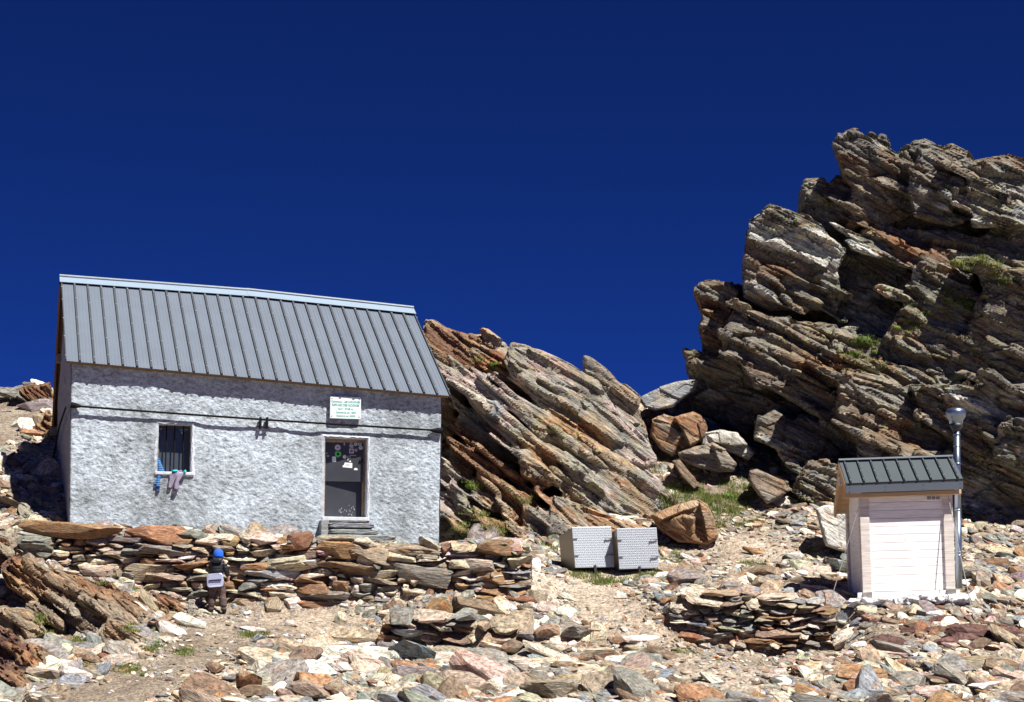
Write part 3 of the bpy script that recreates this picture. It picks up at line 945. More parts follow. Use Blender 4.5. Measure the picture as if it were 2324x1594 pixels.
def dry_wall(name, label, p0, p1, base, top, wr, hr, pal, jit=0.035, depth=0.24, tilt=0.06, group=None, back=True, extra=None):
    """p0, p1: ends of the face (x, y); base, top: height above sea of eye by distance along it."""
    p0, p1 = Vector(p0), Vector(p1)
    d = (p1 - p0)
    L = d.length
    d.normalize()
    nrm = Vector((d.y, -d.x))
    yaw = math.atan2(d.y, d.x)
    st = Stones()
    for u0, u1, v0, v1 in skyline(L, base, top, wr, hr, RNG):
        w, hh = u1 - u0, v1 - v0
        off = RNG.normal(0, jit) + 0.10 * max(0.0, top((u0 + u1) / 2) - v0)
        c = p0 + d * ((u0 + u1) / 2) + nrm * off
        dd = depth * RNG.uniform(0.8, 1.2)
        M = np.array(Matrix.Rotation(yaw, 3, 'Z')) @ rot(RNG.normal(0.30, tilt * 1.5), RNG.normal(0.02, tilt), RNG.normal(0, 0.12))
        st.add(BOXY[int(RNG.integers(len(BOXY)))], M, (w / 2 * 1.10, dd, hh / 2 * 1.16), (c.x - nrm.x * 0.06, c.y - nrm.y * 0.06, (v0 + v1) / 2), tone_of(pick(pal)))
    t = empty(name, (p0.x, p0.y, base(0)), label, 'wall', group)
    link('wall_stones', st.mesh('wall_stones', M_STONE), t)
    if back:   # packed earth and rubble behind the facing
        mb = MB()
        k = max(2, int(L / 0.4))
        a = []
        for i in range(k + 1):
            u = L * i / k
            c = p0 + d * u - nrm * 0.10
            e = p0 + d * u - nrm * 0.55
            a.append([(c.x, c.y, base(u) - 0.2), (c.x, c.y, top(u) - 0.07), (e.x, e.y, top(u) - 0.07), (e.x, e.y, base(u) - 0.2)])
        for i in range(k):
            q = a[i] + a[i + 1]
            mb.add(q, [(0, 1, 5, 4), (1, 2, 6, 5), (2, 3, 7, 6), (3, 0, 4, 7)])
        mb.add(a[0], [(0, 1, 2, 3)])
        mb.add(a[-1], [(3, 2, 1, 0)])
        mb.build('wall_core', M_EARTH, t)
    for cx, cy, w, h, ang, tn in (extra or []):
        Yc = p0.y + 0.0
        c = at(cx, cy, Yc)
        s = Yc / FPX
        sp = Stones()
        sp.add(PROTO[4][int(RNG.integers(len(PROTO[4])))] if w > 90 else PROTO[3][int(RNG.integers(40))], rot(rad(12), rad(ang), RNG.normal(0, 0.06)),
               (w / 2 * s, 0.26, h / 2 * s), (c.x, c.y - 0.02, c.z), tone_of(tn, j=0.05))
        o = link('coping_stone', sp.mesh('coping_stone', M_STONE), t)
        o['label'] = WORD[tn] + ' stone laid on the wall'
    return t


M_EARTH, nt, b = new_mat('earth', 0.95)
tc = N(nt, 'ShaderNodeTexCoord').outputs['Object']
nt.links.new(ramp(nt, noise(nt, tc, 6), [(0.3, (0.09, 0.07, 0.05)), (0.7, (0.22, 0.17, 0.12))]), b.inputs['Base Color'])

pA, pB = at(38, 1300, 33.75), at(1208, 1390, 33.75)
Lw = pB.x - pA.x
sm = 33.75 / FPX


def wz(px, py):
    return ((px - 38) * sm, at(px, py, 33.75).z)


dry_wall('dry_stone_wall', 'long dry stone retaining wall below the white hut, taller than the child in front of it', (pA.x, 33.75), (pB.x, 33.75),
         interp([wz(38, 1310), wz(380, 1362), wz(560, 1398), wz(1208, 1398)]),
         interp([wz(38, 1216), wz(280, 1216), wz(300, 1226), wz(450, 1226), wz(470, 1216), wz(720, 1224), wz(840, 1242), wz(1080, 1240), wz(1185, 1240), wz(1208, 1262)]),
         (0.16, 0.62), (0.036, 0.118), {'tan': 3.6, 'grey': 2.4, 'orange': 2.0, 'rust': 0.4, 'cream': 4.0, 'bluegrey': 0.8, 'white': 0.6, 'pink': 0.5},
         extra=[(160, 1203, 246, 34, 4, 'orange'), (368, 1213, 166, 36, 6, 'orange'), (768, 1246, 112, 42, 5, 'orange'), (680, 1229, 70, 34, -8, 'rust'), (1134, 1243, 108, 30, 0, 'rust'),
                (1128, 1306, 96, 34, 4, 'orange'), (86, 1233, 92, 36, 4, 'grey'), (64, 1258, 64, 30, 14, 'tan'), (226, 1294, 92, 28, 3, 'cream'), (336, 1300, 124, 46, 2, 'tan'),
                (850, 1258, 128, 30, 12, 'tan'), (660, 1278, 116, 36, -6, 'cream'), (960, 1302, 140, 44, 8, 'grey'), (790, 1292, 170, 40, 8, 'brown'), (776, 1330, 40, 30, 0, 'orange'),
                (810, 1333, 28, 24, 4, 'white'), (758, 1344, 34, 12, 4, 'white'), (1085, 1280, 84, 26, 3, 'cream'), (590, 1288, 84, 26, -4, 'orange'), (380, 1246, 160, 24, 4, 'grey')])

# shorter walls
pA, pB = at(1522, 1400, 32.45), at(1905, 1470, 32.1)


def wz2(px, py):
    Y = 32.45 + (32.1 - 32.45) * (px - 1522) / 383.0
    p = at(px, py, Y)
    return (math.hypot(p.x - pA.x, p.y - pA.y), p.z)


LOWPAL = {'tan': 3.4, 'grey': 3.0, 'orange': 1.2, 'rust': 0.3, 'cream': 3.0, 'bluegrey': 0.8, 'brown': 0.6}
dry_wall('dry_stone_wall', 'low dry stone wall right of the path, below the wooden toilet hut', (pA.x, pA.y), (pB.x, pB.y),
         interp([wz2(1522, 1420), wz2(1590, 1470), wz2(1905, 1490)]), interp([wz2(1522, 1355), wz2(1590, 1345), wz2(1760, 1352), wz2(1850, 1380), wz2(1905, 1424)]),
         (0.16, 0.46), (0.03, 0.075), LOWPAL, jit=0.06, tilt=0.09)
pA, pB = at(862, 1460, 32.0), at(1390, 1480, 31.75)


def wz3(px, py):
    Y = 32.0 - 0.25 * (px - 862) / 528.0
    p = at(px, py, Y)
    return (math.hypot(p.x - pA.x, p.y - pA.y), p.z)


dry_wall('tumbled_wall', 'half tumbled row of stacked slabs in the middle foreground below the long retaining wall', (pA.x, pA.y), (pB.x, pB.y),
         interp([wz3(862, 1492), wz3(1200, 1500), wz3(1390, 1490)]), interp([wz3(862, 1446), wz3(930, 1402), wz3(1010, 1394), wz3(1110, 1428), wz3(1200, 1448), wz3(1300, 1434), wz3(1390, 1462)]),
         (0.22, 0.6), (0.045, 0.12), LOWPAL, jit=0.12, tilt=0.16, depth=0.3)
pA, pB = at(-60, 1190, 36.2), at(150, 1190, 36.9)
dry_wall('dry_stone_wall', 'short stack of brown stones at the left corner of the hut', (pA.x, pA.y), (pB.x, pB.y),
         interp([(0, pA.z - 0.5), (2, pB.z - 0.5)]), interp([(0, pA.z - 0.04), (2, pB.z + 0.12)]), (0.2, 0.6), (0.05, 0.12), {'brown': 2, 'rust': 2, 'orange': 1, 'grey': 1}, jit=0.05)

# ------------------------------------------------------------------ loose stones


def stone_obj(name, pf, M, size, pos, tn, label, group=None, lich=0.0, mat=None, j=0.10):
    st = Stones()
    st.add(pf, M, size, (0, 0, 0), tone_of(tn, j=j))
    o = link(name, st.mesh(name, mat or M_STONE, lich))
    o.location = pos
    return tag(o, label, 'stone', group)


def hero(cx, cy, w, h, ang, tn, label, tau=34, deep=None, name='loose_stone'):
    p = ground_hit(cx, cy + 0.32 * h)
    w, h = w * 1.12, h * 1.12
    s = p.y / FPX
    a = w / 2 * s
    cth = 0.30 * h * s
    bb = (h * s / 2 - cth * math.cos(rad(tau))) / math.sin(rad(tau)) * 1.25
    bb = min(max(bb, cth * 0.8), a * 1.1) if deep is None else deep
    c = at(cx, cy, p.y + bb * 0.35)
    pf = PROTO[4][int(RNG.integers(10))] if w > 60 else PROTO[3][int(RNG.integers(40))]
    HERO.append((cx, cy, w, h))
    return stone_obj(name, pf, rot(rad(tau), rad(ang), RNG.normal(0, 0.15)), (a, bb, cth), c, tn, label, j=0.04)


HERO = []


def zh(conv, s, rows):
    for (cx, cy, w, h, ang, tn, label) in rows:
        (x, y), = conv([(cx, cy)])
        hero(x, y, w * s, h * s, ang, tn, label)


zh(Z6, 0.2658, [
    (980, 1040, 390, 150, 5, 'tan', 'large flat tan slab at the left end of the tumbled row of slabs'),
    (1010, 1200, 520, 200, 12, 'white', 'pale streaked slab, broadest one just below the left end of the tumbled row'),
    (1315, 1195, 110, 150, -60, 'white', 'small pale block standing on end right of the broad streaked slab'),
    (1730, 1160, 280, 130, 4, 'grey', 'thick grey block at the foot of the tumbled row of slabs'),
    (2060, 1340, 520, 310, 22, 'pink', 'very large pinkish slab tilted to the right in the centre foreground'),
    (2190, 1440, 160, 140, 30, 'white', 'bright white stone lying against the large pinkish slab'),
    (640, 1340, 330, 170, 12, 'white', 'flat topped whitish half of the big boulder at the bottom edge'),
    (690, 1460, 420, 220, 20, 'orange', 'big orange and cream boulder at the bottom edge, left of centre'),
    (370, 1410, 220, 150, -10, 'bluegrey', 'smooth blue-grey block left of the big orange and cream boulder'),
    (60, 1410, 160, 330, -78, 'orange', 'tall orange slab standing upright at the bottom edge, left of centre'),
    (190, 1310, 190, 150, 20, 'cream', 'cream boulder leaning on the tall upright orange slab'),
    (430, 1545, 240, 100, 15, 'brown', 'brown block at the very bottom edge under the blue-grey block'),
    (1700, 1470, 320, 190, 25, 'tan', 'tan and pink tilted slab left of the very large pinkish slab'),
    (1430, 1480, 220, 120, 0, 'white', 'flat white stone at the bottom edge left of the tan and pink slab'),
    (240, 1140, 330, 120, -8, 'grey', 'pointed grey slab rising to the right on the gravel below the child'),
    (1990, 1115, 200, 110, -8, 'cream', 'cream block at the right part of the tumbled row of slabs'),
    (110, 975, 210, 60, 0, 'white', 'flat white stone with a grass tuft under it, below the child'),
    (2070, 1000, 260, 110, 3, 'tan', 'tan block resting on top of the tumbled row of slabs'),
    (1570, 855, 220, 80, -8, 'maroon', 'dark maroon slab lying on top of the tumbled row'),
    (1640, 920, 220, 90, -10, 'orange', 'orange-brown slab just under the dark maroon one on the tumbled row'),
    (860, 890, 120, 110, 35, 'cream', 'cream slab propped on edge on the sandy terrace'),
    (440, 930, 100, 70, 10, 'cream', 'cream cube shaped stone alone on the sandy terrace'),
    (690, 1070, 140, 60, -12, 'tan', 'thin tan slab sloping to the left above the gravel, left of the tumbled row'),
    (270, 765, 150, 140, -40, 'tan', 'tan triangular stone leaning on the foot of the retaining wall'),
    (450, 760, 190, 135, 0, 'white', 'rounded white boulder leaning on the foot of the retaining wall'),
    (2060, 800, 460, 170, 14, 'brown', 'big weathered brown slab sunk in the bank at the right foot of the retaining wall'),
    (150, 1060, 110, 80, -35, 'bluegrey', 'small blue-grey stone beside the grass tuft below the child'),
    (1240, 1350, 230, 140, -30, 'tan', 'tan slab slanting up to the right in the bottom centre rubble'),
])
zh(Z7, 0.2658, [
    (600, 1190, 480, 110, 24, 'cream', 'long cream slab tilted to the right below the middle of the tumbled row'),
    (730, 985, 300, 80, 3, 'brown', 'long brown slab in the right half of the tumbled row'),
    (1080, 1185, 250, 110, 8, 'cream', 'cream slab right of the long tilted cream slab'),
    (1190, 1245, 240, 110, -15, 'white', 'white pointed slab just below the shorter cream slab'),
    (1390, 1055, 320, 80, 8, 'white', 'long pale slab lying at the lower edge of the sandy path'),
    (1580, 1195, 320, 110, 25, 'brown', 'brown slab pointing down to the right at the end of the sandy path'),
    (780, 1455, 310, 90, 3, 'bluegrey', 'low blue-grey slab at the bottom, right of the large pinkish slab'),
    (1030, 1440, 260, 130, 15, 'tan', 'tan ridge-backed slab right of the low blue-grey slab'),
    (1330, 1440, 270, 90, -5, 'grey', 'flat grey slab near the bottom below the sandy path'),
    (1320, 1530, 260, 110, 25, 'white', 'whitish slab at the bottom edge under the flat grey slab'),
    (500, 1510, 200, 180, 50, 'grey', 'steep grey slab at the bottom edge right of the white stone'),
    (300, 1560, 230, 130, 10, 'white', 'broad white stone cut off by the bottom edge below the large pinkish slab'),
    (1990, 1410, 230, 90, 25, 'white', 'white slab tilted to the right among the gravel right of the path'),
    (1660, 1575, 350, 70, 8, 'orange', 'long orange slab at the bottom edge, right of centre'),
    (2040, 1560, 240, 100, 25, 'orange', 'orange slab at the bottom edge tilted to the right'),
    (745, 845, 200, 150, 35, 'white', 'bright white slab propped at the left side of the sandy path'),
    (580, 800, 200, 120, 10, 'pink', 'pinkish block at the end of the retaining wall beside the bright white slab'),
    (350, 715, 270, 80, 2, 'rust', 'rust-red block at the right foot of the retaining wall'),
    (440, 890, 260, 70, 4, 'tan', 'tan slab at the head of the tumbled row near the path'),
    (740, 700, 190, 80, 24, 'cream', 'cream slab with dark underside at the left side of the upper path'),
    (1790, 1040, 200, 120, 0, 'rust', 'round rust-brown boulder at the left foot of the low wall'),
    (1620, 820, 80, 150, -70, 'grey', 'grey slab standing on edge against the left end of the low wall'),
    (1640, 440, 330, 60, -4, 'white', 'broad flat white slab in the grass right of the metal chests'),
    (1790, 480, 210, 110, 20, 'brown', 'brown pyramid shaped stone in the grass right of the metal chests'),
    (670, 490, 150, 60, -18, 'grey', 'grey slab propped at the left foot of the metal chests'),
    (1550, 500, 150, 40, -6, 'cream', 'thin cream stone in the grass before the right metal chest'),
    (1290, 560, 40, 36, 0, 'white', 'small white cube of stone on the path in front of the right chest'),
])
zh(Z8, 0.2969, [
    (1060, 1000, 150, 70, -10, 'white', 'pale broken slab on the gravel below the toilet hut'),
    (1060, 1075, 160, 60, 3, 'grey', 'grey block just under the pale broken slab below the toilet hut'),
    (1200, 1280, 290, 70, 2, 'pink', 'long flat pinkish slab in the lower right foreground'),
    (1610, 1240, 210, 80, 12, 'pink', 'pink and white slab in the lower right foreground, right of the long flat one'),
    (1350, 1210, 240, 110, 28, 'bluegrey', 'blue-grey slab tilted to the right in the lower right foreground'),
    (1690, 1190, 170, 70, 25, 'grey', 'grey slab tilted to the right above the pink and white slab'),
    (1600, 1345, 300, 100, 0, 'cream', 'thick cream slab at the bottom right with a dark underside'),
    (800, 1310, 200, 120, 32, 'grey', 'grey ridge shaped slab at the bottom, right of the gravel hollow'),
    (2220, 1235, 260, 140, 8, 'pink', 'large pinkish-brown slab at the right edge of the foreground'),
    (2270, 1140, 170, 90, 20, 'pink', 'pink slab at the right edge just above the pinkish-brown one'),
    (1280, 1355, 130, 60, -10, 'white', 'small white slab left of the thick cream slab at the bottom right'),
    (2060, 900, 640, 150, 12, 'maroon', 'huge dark maroon slab lying like a log below the toilet hut on the right'),
    (1630, 815, 210, 60, -22, 'maroon', 'dark maroon slab slanting up to the right below the pad of the toilet hut'),
    (1600, 880, 160, 60, -10, 'maroon', 'short dark maroon slab left of the huge maroon one'),
    (1350, 745, 360, 60, -13, 'brown', 'long brown slab slanting up to the right below the pad of the toilet hut'),
    (1310, 810, 150, 60, 12, 'brown', 'brown block at the left end of the slab pile below the toilet hut'),
    (1740, 975, 200, 90, 8, 'maroon', 'broken dark maroon block under the left end of the huge maroon slab'),
    (2200, 655, 220, 80, 10, 'tan', 'tan slab right of the pad of the toilet hut near the right edge'),
    (2040, 545, 110, 80, 30, 'brown', 'brown angular stone right of the downpipe of the toilet hut'),
    (2190, 520, 160, 40, -3, 'orange', 'flat orange stone behind the brown angular one right of the toilet hut'),
    (260, 280, 170, 60, 12, 'orange', 'orange-brown stone in a grass tuft on the slope left of the toilet hut'),
    (800, 780, 220, 60, -8, 'tan', 'tan slab above the low wall left of the toilet hut'),
    (900, 915, 70, 100, -75, 'cream', 'cream slab standing on end at the right end of the low wall'),
])
for (cx, cy, w, h, ang, tn, label) in [
        (432, 1412, 72, 26, 12, 'white', 'pale slab with a bluish stain left of the feet of the child'),
        (390, 1432, 66, 30, 28, 'white', 'pale tilted slab at the right edge of the left rock bank'),
        (92, 882, 60, 40, 12, 'white', 'bright white block on the skyline left of the hut'),
        (60, 888, 54, 30, -10, 'cream', 'cream block on the skyline left of the bright white one'),
        (36, 890, 44, 26, -16, 'grey', 'grey block on the skyline near the left edge'),
        (12, 892, 50, 18, 12, 'grey', 'flat grey slab on the skyline at the left edge'),
        (88, 922, 90, 34, 6, 'grey', 'long grey slab under the skyline left of the hut'),
        (104, 960, 60, 44, 42, 'tan', 'tan slabs leaning steeply beside the hut wall'),
        (118, 985, 26, 44, 55, 'brown', 'brown slab leaning steeply against the back corner of the hut'),
        (72, 1020, 66, 30, 22, 'grey', 'grey slab on the slope left of the hut, halfway up'),
        (22, 1050, 62, 26, 26, 'brown', 'brown slab at the left edge halfway up the slope'),
        (40, 1086, 80, 24, 6, 'white', 'large flat white slab at the left edge above the shadow of the hut'),
        (55, 962, 52, 26, 4, 'white', 'white split slab high on the slope left of the hut'),
        (128, 1076, 50, 22, -12, 'tan', 'tan slab beside the hut at the upper edge of its shadow'),
        (486, 1520, 42, 30, -6, 'brown', 'brown angular stone on the gravel left of the upright orange slab')]:
    hero(cx, cy, w, h, ang, tn, label)


def traced_stone(name, label, poly, Y, T, n, pal, seed, lx=0.0, lz=0.2, amp=0.26, voxel=0.025, lich=0.1, blk=(1.3, 1.2, 0.6), more=()):
    V, F, tone, lc, li = bedrock(name, [(poly, Y, T, lx, lz)] + [(q, Y + dy, T, a, b_) for q, dy, a, b_ in more], voxel, n, pal, amp, blk, seed, lich, (6.0, 0.12))
    ctr = V.mean(0)
    o = link(name, npmesh(name, V - ctr, F, M_ROCK, False, tone, lc, li))
    o.location = ctr
    return tag(o, label, 'boulder')


GY_ = [(2, 'grey'), (2, 'cream'), (1, 'tan')]
traced_stone('boulder', 'big grey slab boulder lying in the notch on the skyline', R2([(-10, 470), (60, 430), (130, 400), (220, 372), (300, 362), (350, 360), (330, 420), (260, 470), (200, 520), (90, 545), (20, 520)]), 45.2, 1.6, (0.3, -0.3, 0.9), [(2, 'grey'), (2, 'bluegrey'), (2, 'cream')], 21, 0.1, 0.25)
traced_stone('boulder', 'rounded rusty brown boulder under the grey skyline slab', R2([(70, 590), (140, 560), (200, 580), (320, 545), (365, 560), (400, 650), (380, 720), (300, 760), (200, 815), (130, 780), (60, 690)]), 44.4, 1.7, (0.5, -0.2, 0.8), [(2, 'brown'), (2, 'rust'), (1, 'orange'), (1, 'grey')], 22, 0.1, 0.1, more=[(R2([(200, 580), (320, 545), (365, 560), (400, 650), (380, 720), (300, 760), (250, 660)]), -0.25, 0.5, 0.25), (R2([(75, 592), (140, 562), (200, 580), (330, 550), (300, 600), (180, 625)]), -0.05, 0.1, 1.2), (R2([(70, 600), (200, 625), (260, 690), (200, 812), (130, 778), (62, 690)]), -0.18, -0.3, -0.1)])
traced_stone('boulder', 'pale flat boulder right of the rusty boulder at the cliff foot', R2([(390, 680), (480, 665), (580, 680), (640, 750), (680, 800), (650, 840), (560, 800), (460, 780), (370, 740)]), 44.0, 1.4, (0.35, -0.5, 0.8), [(2, 'cream'), (2, 'white'), (1, 'grey')], 23, 0.1, 0.3, more=[(R2([(390, 680), (480, 665), (580, 680), (640, 750), (560, 760), (430, 730)]), -0.1, 0.1, 1.3)])
traced_stone('boulder', 'tan slab boulder with a smooth face under the pale flat boulder', R2([(230, 800), (330, 760), (430, 740), (510, 780), (580, 860), (560, 910), (460, 910), (340, 880), (250, 840)]), 43.2, 1.4, (0.4, -0.2, 0.9), [(2, 'tan'), (2, 'grey'), (1, 'brown')], 24, 0.1, 0.05, more=[(R2([(240, 800), (330, 762), (430, 742), (505, 780), (470, 800), (330, 812)]), -0.05, 0.1, 1.3), (R2([(430, 745), (510, 780), (580, 860), (560, 905), (480, 880)]), -0.1, 0.7, 0.3)])
traced_stone('boulder', 'big rusty red angular boulder right behind the metal chests', R2([(60, 1170), (130, 1140), (260, 1090), (350, 1075), (400, 1110), (440, 1190), (470, 1290), (450, 1320), (400, 1345), (230, 1330), (120, 1260)]), 38.2, 1.5, (0.45, -0.5, 0.75), [(3, 'rust'), (3, 'orange'), (1, 'tan')], 25, 0.15, 0.30, 0.2, more=[(R2([(350, 1082), (400, 1110), (440, 1190), (470, 1290), (450, 1320), (405, 1342), (380, 1200)]), -0.10, 1.0, 0.1), (R2([(62, 1168), (130, 1140), (260, 1092), (350, 1077), (385, 1105), (250, 1150), (120, 1200)]), -0.1, 0.2, 1.3), (R2([(120, 1205), (260, 1160), (330, 1180), (330, 1330), (230, 1328), (125, 1258)]), -0.16, -0.25, -0.25)])
traced_stone('boulder', 'grey white slab boulder left of the toilet hut', R2([(1050, 1130), (1100, 1110), (1200, 1120), (1330, 1100), (1420, 1200), (1400, 1400), (1250, 1400), (1110, 1350), (1080, 1250)]), 37.2, 1.3, (0.3, -0.7, 0.6), [(2, 'grey'), (3, 'white'), (1, 'bluegrey')], 26, 0.1, 0.35)
traced_stone('boulder', 'long low rock in the shadow left of the toilet hut', R2([(830, 1590), (900, 1540), (960, 1530), (1100, 1545), (1300, 1540), (1300, 1640), (1000, 1660), (840, 1640)]), 34.6, 0.9, (0.1, -0.3, 0.9), [(2, 'brown'), (2, 'grey')], 27, 0, 0.3)
traced_stone('boulder', 'broken schist rib on the grassy slope above the rusty boulder', R2([(190, 840), (240, 830), (330, 940), (360, 1000), (330, 1020), (250, 940)]), 42.4, 0.9, (0.6, -0.2, 0.7), [(2, 'brown'), (2, 'grey')], 28, 0.1, 0.3)
traced_stone('boulder', 'laminated grey outcrop on the slope right of the grassy patch', R2([(650, 900), (700, 890), (860, 960), (900, 1020), (840, 1060), (760, 1100), (710, 1050), (650, 960)]), 41.6, 1.2, (0.35, -0.3, 0.9), [(2, 'grey'), (2, 'brown'), (1, 'tan')], 29, 0.1, 0.4)

# scatter: the largest become stones of their own, the rest is scree


def pix(x, y, z):
    # photo position of world points
    f = y * CP + z * SP
    u = -y * SP + z * CP
    return PW / 2 + FPX * x / f, PH / 2 - FPX * u / f


PATH = [(1225, 1325, 50), (1330, 1345, 80), (1400, 1385, 85), (1470, 1440, 70), (1540, 1490, 60), (1600, 1530, 60), (1670, 1560, 70), (1720, 1500, 70),
        (640, 1402, 110), (720, 1405, 90), (480, 1430, 70), (430, 1500, 80), (330, 1560, 110), (200, 1590, 90), (520, 1460, 60), (760, 1415, 60), (80, 1030, 60), (1700, 1250, 90), (2010, 1440, 60), (1600, 1140, 90), (1680, 1115, 70), (1550, 1190, 50)]
HA = np.array(HERO)


def keep(px, py):
    m = np.ones(len(px))
    for x, y, r in PATH:
        d = ((px - x) / r) ** 2 + ((py - y) / (r * 0.42)) ** 2
        m *= 1 - 0.92 * np.exp(-d * 0.8)
    return m


hut_y = lambda x: 36.0 + (x + 8.6) * 0.2867
n_ = 78000
sx, sy = RNG.uniform(-11.5, 12, n_), 25.8 + (RNG.uniform(0, 1, n_) ** 1.15) * 22
sz = ground_z(sx, sy)
px, py = pix(sx, sy, sz)
ok = (px > -60) & (px < 2384) & (py < 1640) & (py > 850)
ok &= RNG.uniform(0, 1, n_) < keep(px, py)
ok &= ~((px > 150) & (px < 1010) & (sy > 35.6) & (sy > hut_y(sx) - 0.1))
ok &= ~((np.abs(sy - 33.95) < 0.35) & (px > 20) & (px < 1215))
ok &= ~((px > 1930) & (px < 2200) & (sy > 32.3) & (sy < 34.6))
ok &= ~((px > 1270) & (px < 1500) & (sy > 35.4) & (sy < 36.8))
ok &= RNG.uniform(0, 1, n_) < np.where((sy > 37) & (px > 200), 0.6, 1.0)
sx, sy, sz, px, py = sx[ok], sy[ok], sz[ok], px[ok], py[ok]
size = np.exp(RNG.normal(math.log(0.068), 0.58, len(sx)))
size = np.clip(size, 0.03, 0.46)
big = (size > 0.115) & (keep(px, py) < 0.6)
size[big] *= 0.5
onpath = keep(px, py)
size = size * (0.55 + 0.45 * onpath)
bigs = RNG.choice(np.nonzero((py > 1470) & (onpath > 0.75))[0], 75, replace=False)
size[bigs] = RNG.uniform(0.24, 0.52, 75)
ok2 = ~((px < 330) & (py > 1400) & (size < 0.12) & (RNG.uniform(0, 1, len(px)) < 0.6))
sx, sy, sz, px, py, size = sx[ok2], sy[ok2], sz[ok2], px[ok2], py[ok2], size[ok2]
order = np.argsort(-size * FPX / sy)
NIND = 185
SCR = {'tan': 3.4, 'cream': 3.2, 'grey': 3.6, 'orange': 0.8, 'rust': 0.3, 'white': 1.3, 'bluegrey': 1.4, 'brown': 0.9, 'pink': 0.2}
SCR_R = {'maroon': 2.4, 'rust': 1.6, 'brown': 1.8, 'pink': 1.2, 'tan': 1.2, 'grey': 1, 'white': 1}
scree = Stones()
eps = 0.15
gx = (ground_z(sx + eps, sy) - ground_z(sx - eps, sy)) / (2 * eps)
gy = (ground_z(sx, sy + eps) - ground_z(sx, sy - eps)) / (2 * eps)


def region(x, y):
    if y < 1205:
        return 'on the slope left of the hut' if x < 200 else ('on the slope between the slabs and the crag' if x < 1950 else 'at the foot of the crag')
    if x < 430:
        return 'at the foot of the left rock bank'
    if y < 1300:
        return 'on the slope left of the toilet hut' if x > 1250 else 'on top of the retaining wall'
    if x > 1900:
        return 'below the toilet hut' if y < 1480 else 'in the lower right foreground'
    if x > 1230:
        return 'along the sandy path' if y < 1450 else 'in the foreground right of centre'
    return 'on the sandy terrace below the retaining wall' if y < 1430 else 'in the foreground left of centre'


for r_, i in enumerate(order):
    a = size[i]
    redz = px[i] > 1960 and 1400 < py[i] < 1480
    tn = pick(SCR_R if (redz and RNG.random() < 0.7) else SCR)
    asp = (a, a * RNG.uniform(0.5, 0.9), a * RNG.uniform(0.14, 0.36))
    Nn = Vector((-gx[i], -gy[i], 1)).normalized()
    Q = Nn.to_track_quat('Z', 'Y').to_matrix()
    M = np.array(Q @ Matrix.Rotation(RNG.normal(0, 0.75) + (math.pi if RNG.random() < 0.5 else 0), 3, 'Z'))
    M = rot(RNG.normal(0.10, 0.24), RNG.normal(0.16, 0.22), 0) @ M
    pos = (sx[i], sy[i], sz[i] + asp[2] * RNG.uniform(0.1, 0.7))
    if r_ < NIND:
        sz_w = 'broad' if a > 0.24 else 'small'
        reg = region(px[i], py[i])
        lab = f'{sz_w} {WORD[tn]} slab of schist lying loose {reg}'
        stone_obj('loose_stone', PROTO[3][int(RNG.integers(40))], M, asp, pos, tn, lab, f'{sz_w} {WORD[tn]} slabs {reg}')
    else:
        sub = 2 if (a * FPX / sy[i]) > 5 else 1
        scree.add(PROTO[sub][int(RNG.integers(40))], M, asp, pos, tone_of(tn))
o = link('scree', scree.mesh('scree', M_STONE))
tag(o, 'rubble of small schist chips strewn over the slope', 'scree', kind='stuff')
# ------------------------------------------------------------------ materials for the built things


def simple(name, col, rough=0.6, metal=0.0, var=0.15, scale=8.0, bump=0.0, mscale=None, spec=None):
    m, nt, b = new_mat(name, rough, metal, col)
    tc = N(nt, 'ShaderNodeTexCoord').outputs['Object']
    n = noise(nt, tc, scale, 5, 0.6, mscale)
    c = mix(nt, col, ramp(nt, n, [(0.3, g(1 - var)), (0.7, g(1 + var))]), 1.0, 'MULTIPLY')
    nt.links.new(c, b.inputs['Base Color'])
    if bump:
        add_bump(nt, b, n, bump, 0.02)
    if spec is not None:
        b.inputs['Specular IOR Level'].default_value = spec
    return m


M_WALL, nt, b = new_mat('rough_whitewashed_render', 0.92)
tc = N(nt, 'ShaderNodeTexCoord').outputs['Object']
w1 = noise(nt, tc, 0.8, 7, 0.7)
w2 = noise(nt, tc, 9, 7, 0.75, (1.0, 1.0, 1.6))
w3 = noise(nt, tc, 28, 4, 0.7)
c = ramp(nt, w1, [(0.36, (0.235, 0.265, 0.283)), (0.5, (0.415, 0.468, 0.512)), (0.66, (0.53, 0.60, 0.672))])
c = mix(nt, c, ramp(nt, w2, [(0.34, (0.36, 0.37, 0.36)), (0.48, g(0.92)), (0.62, g(1.3))]), 0.9, 'MULTIPLY')
c = mix(nt, c, ramp(nt, w3, [(0.3, g(0.72)), (0.5, g(1.0)), (0.7, g(1.12))]), 0.7, 'MULTIPLY')
nt.links.new(c, b.inputs['Base Color'])
pv = add_bump(nt, b, w2, 0.5, 0.04)
add_bump(nt, b, w3, 0.6, 0.02, pv)
b.inputs['Specular IOR Level'].default_value = 0.2
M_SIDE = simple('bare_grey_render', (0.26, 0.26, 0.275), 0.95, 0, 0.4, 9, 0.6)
M_TRIM = simple('white_limewash', (0.56, 0.59, 0.64), 0.85, 0, 0.2, 9, 0.5)
M_ROOF = simple('grey_roof_sheet', (0.128, 0.152, 0.19), 0.55, 0.0, 0.06, 1.5, spec=0.3)
M_CAP = simple('pale_ridge_sheet', (0.23, 0.30, 0.375), 0.5, 0.0, 0.05, 2)
M_RIB = simple('grey_roof_seam', (0.06, 0.068, 0.08), 0.55, 0.0, 0.05, 2, spec=0.3)
M_SCREW = simple('zinc_screw', (0.5, 0.52, 0.56), 0.4, 0.2, 0.02)
M_BOARD = simple('weathered_brown_board', (0.20, 0.115, 0.06), 0.85, 0, 0.35, 6, 0.2, (6, 1, 6))
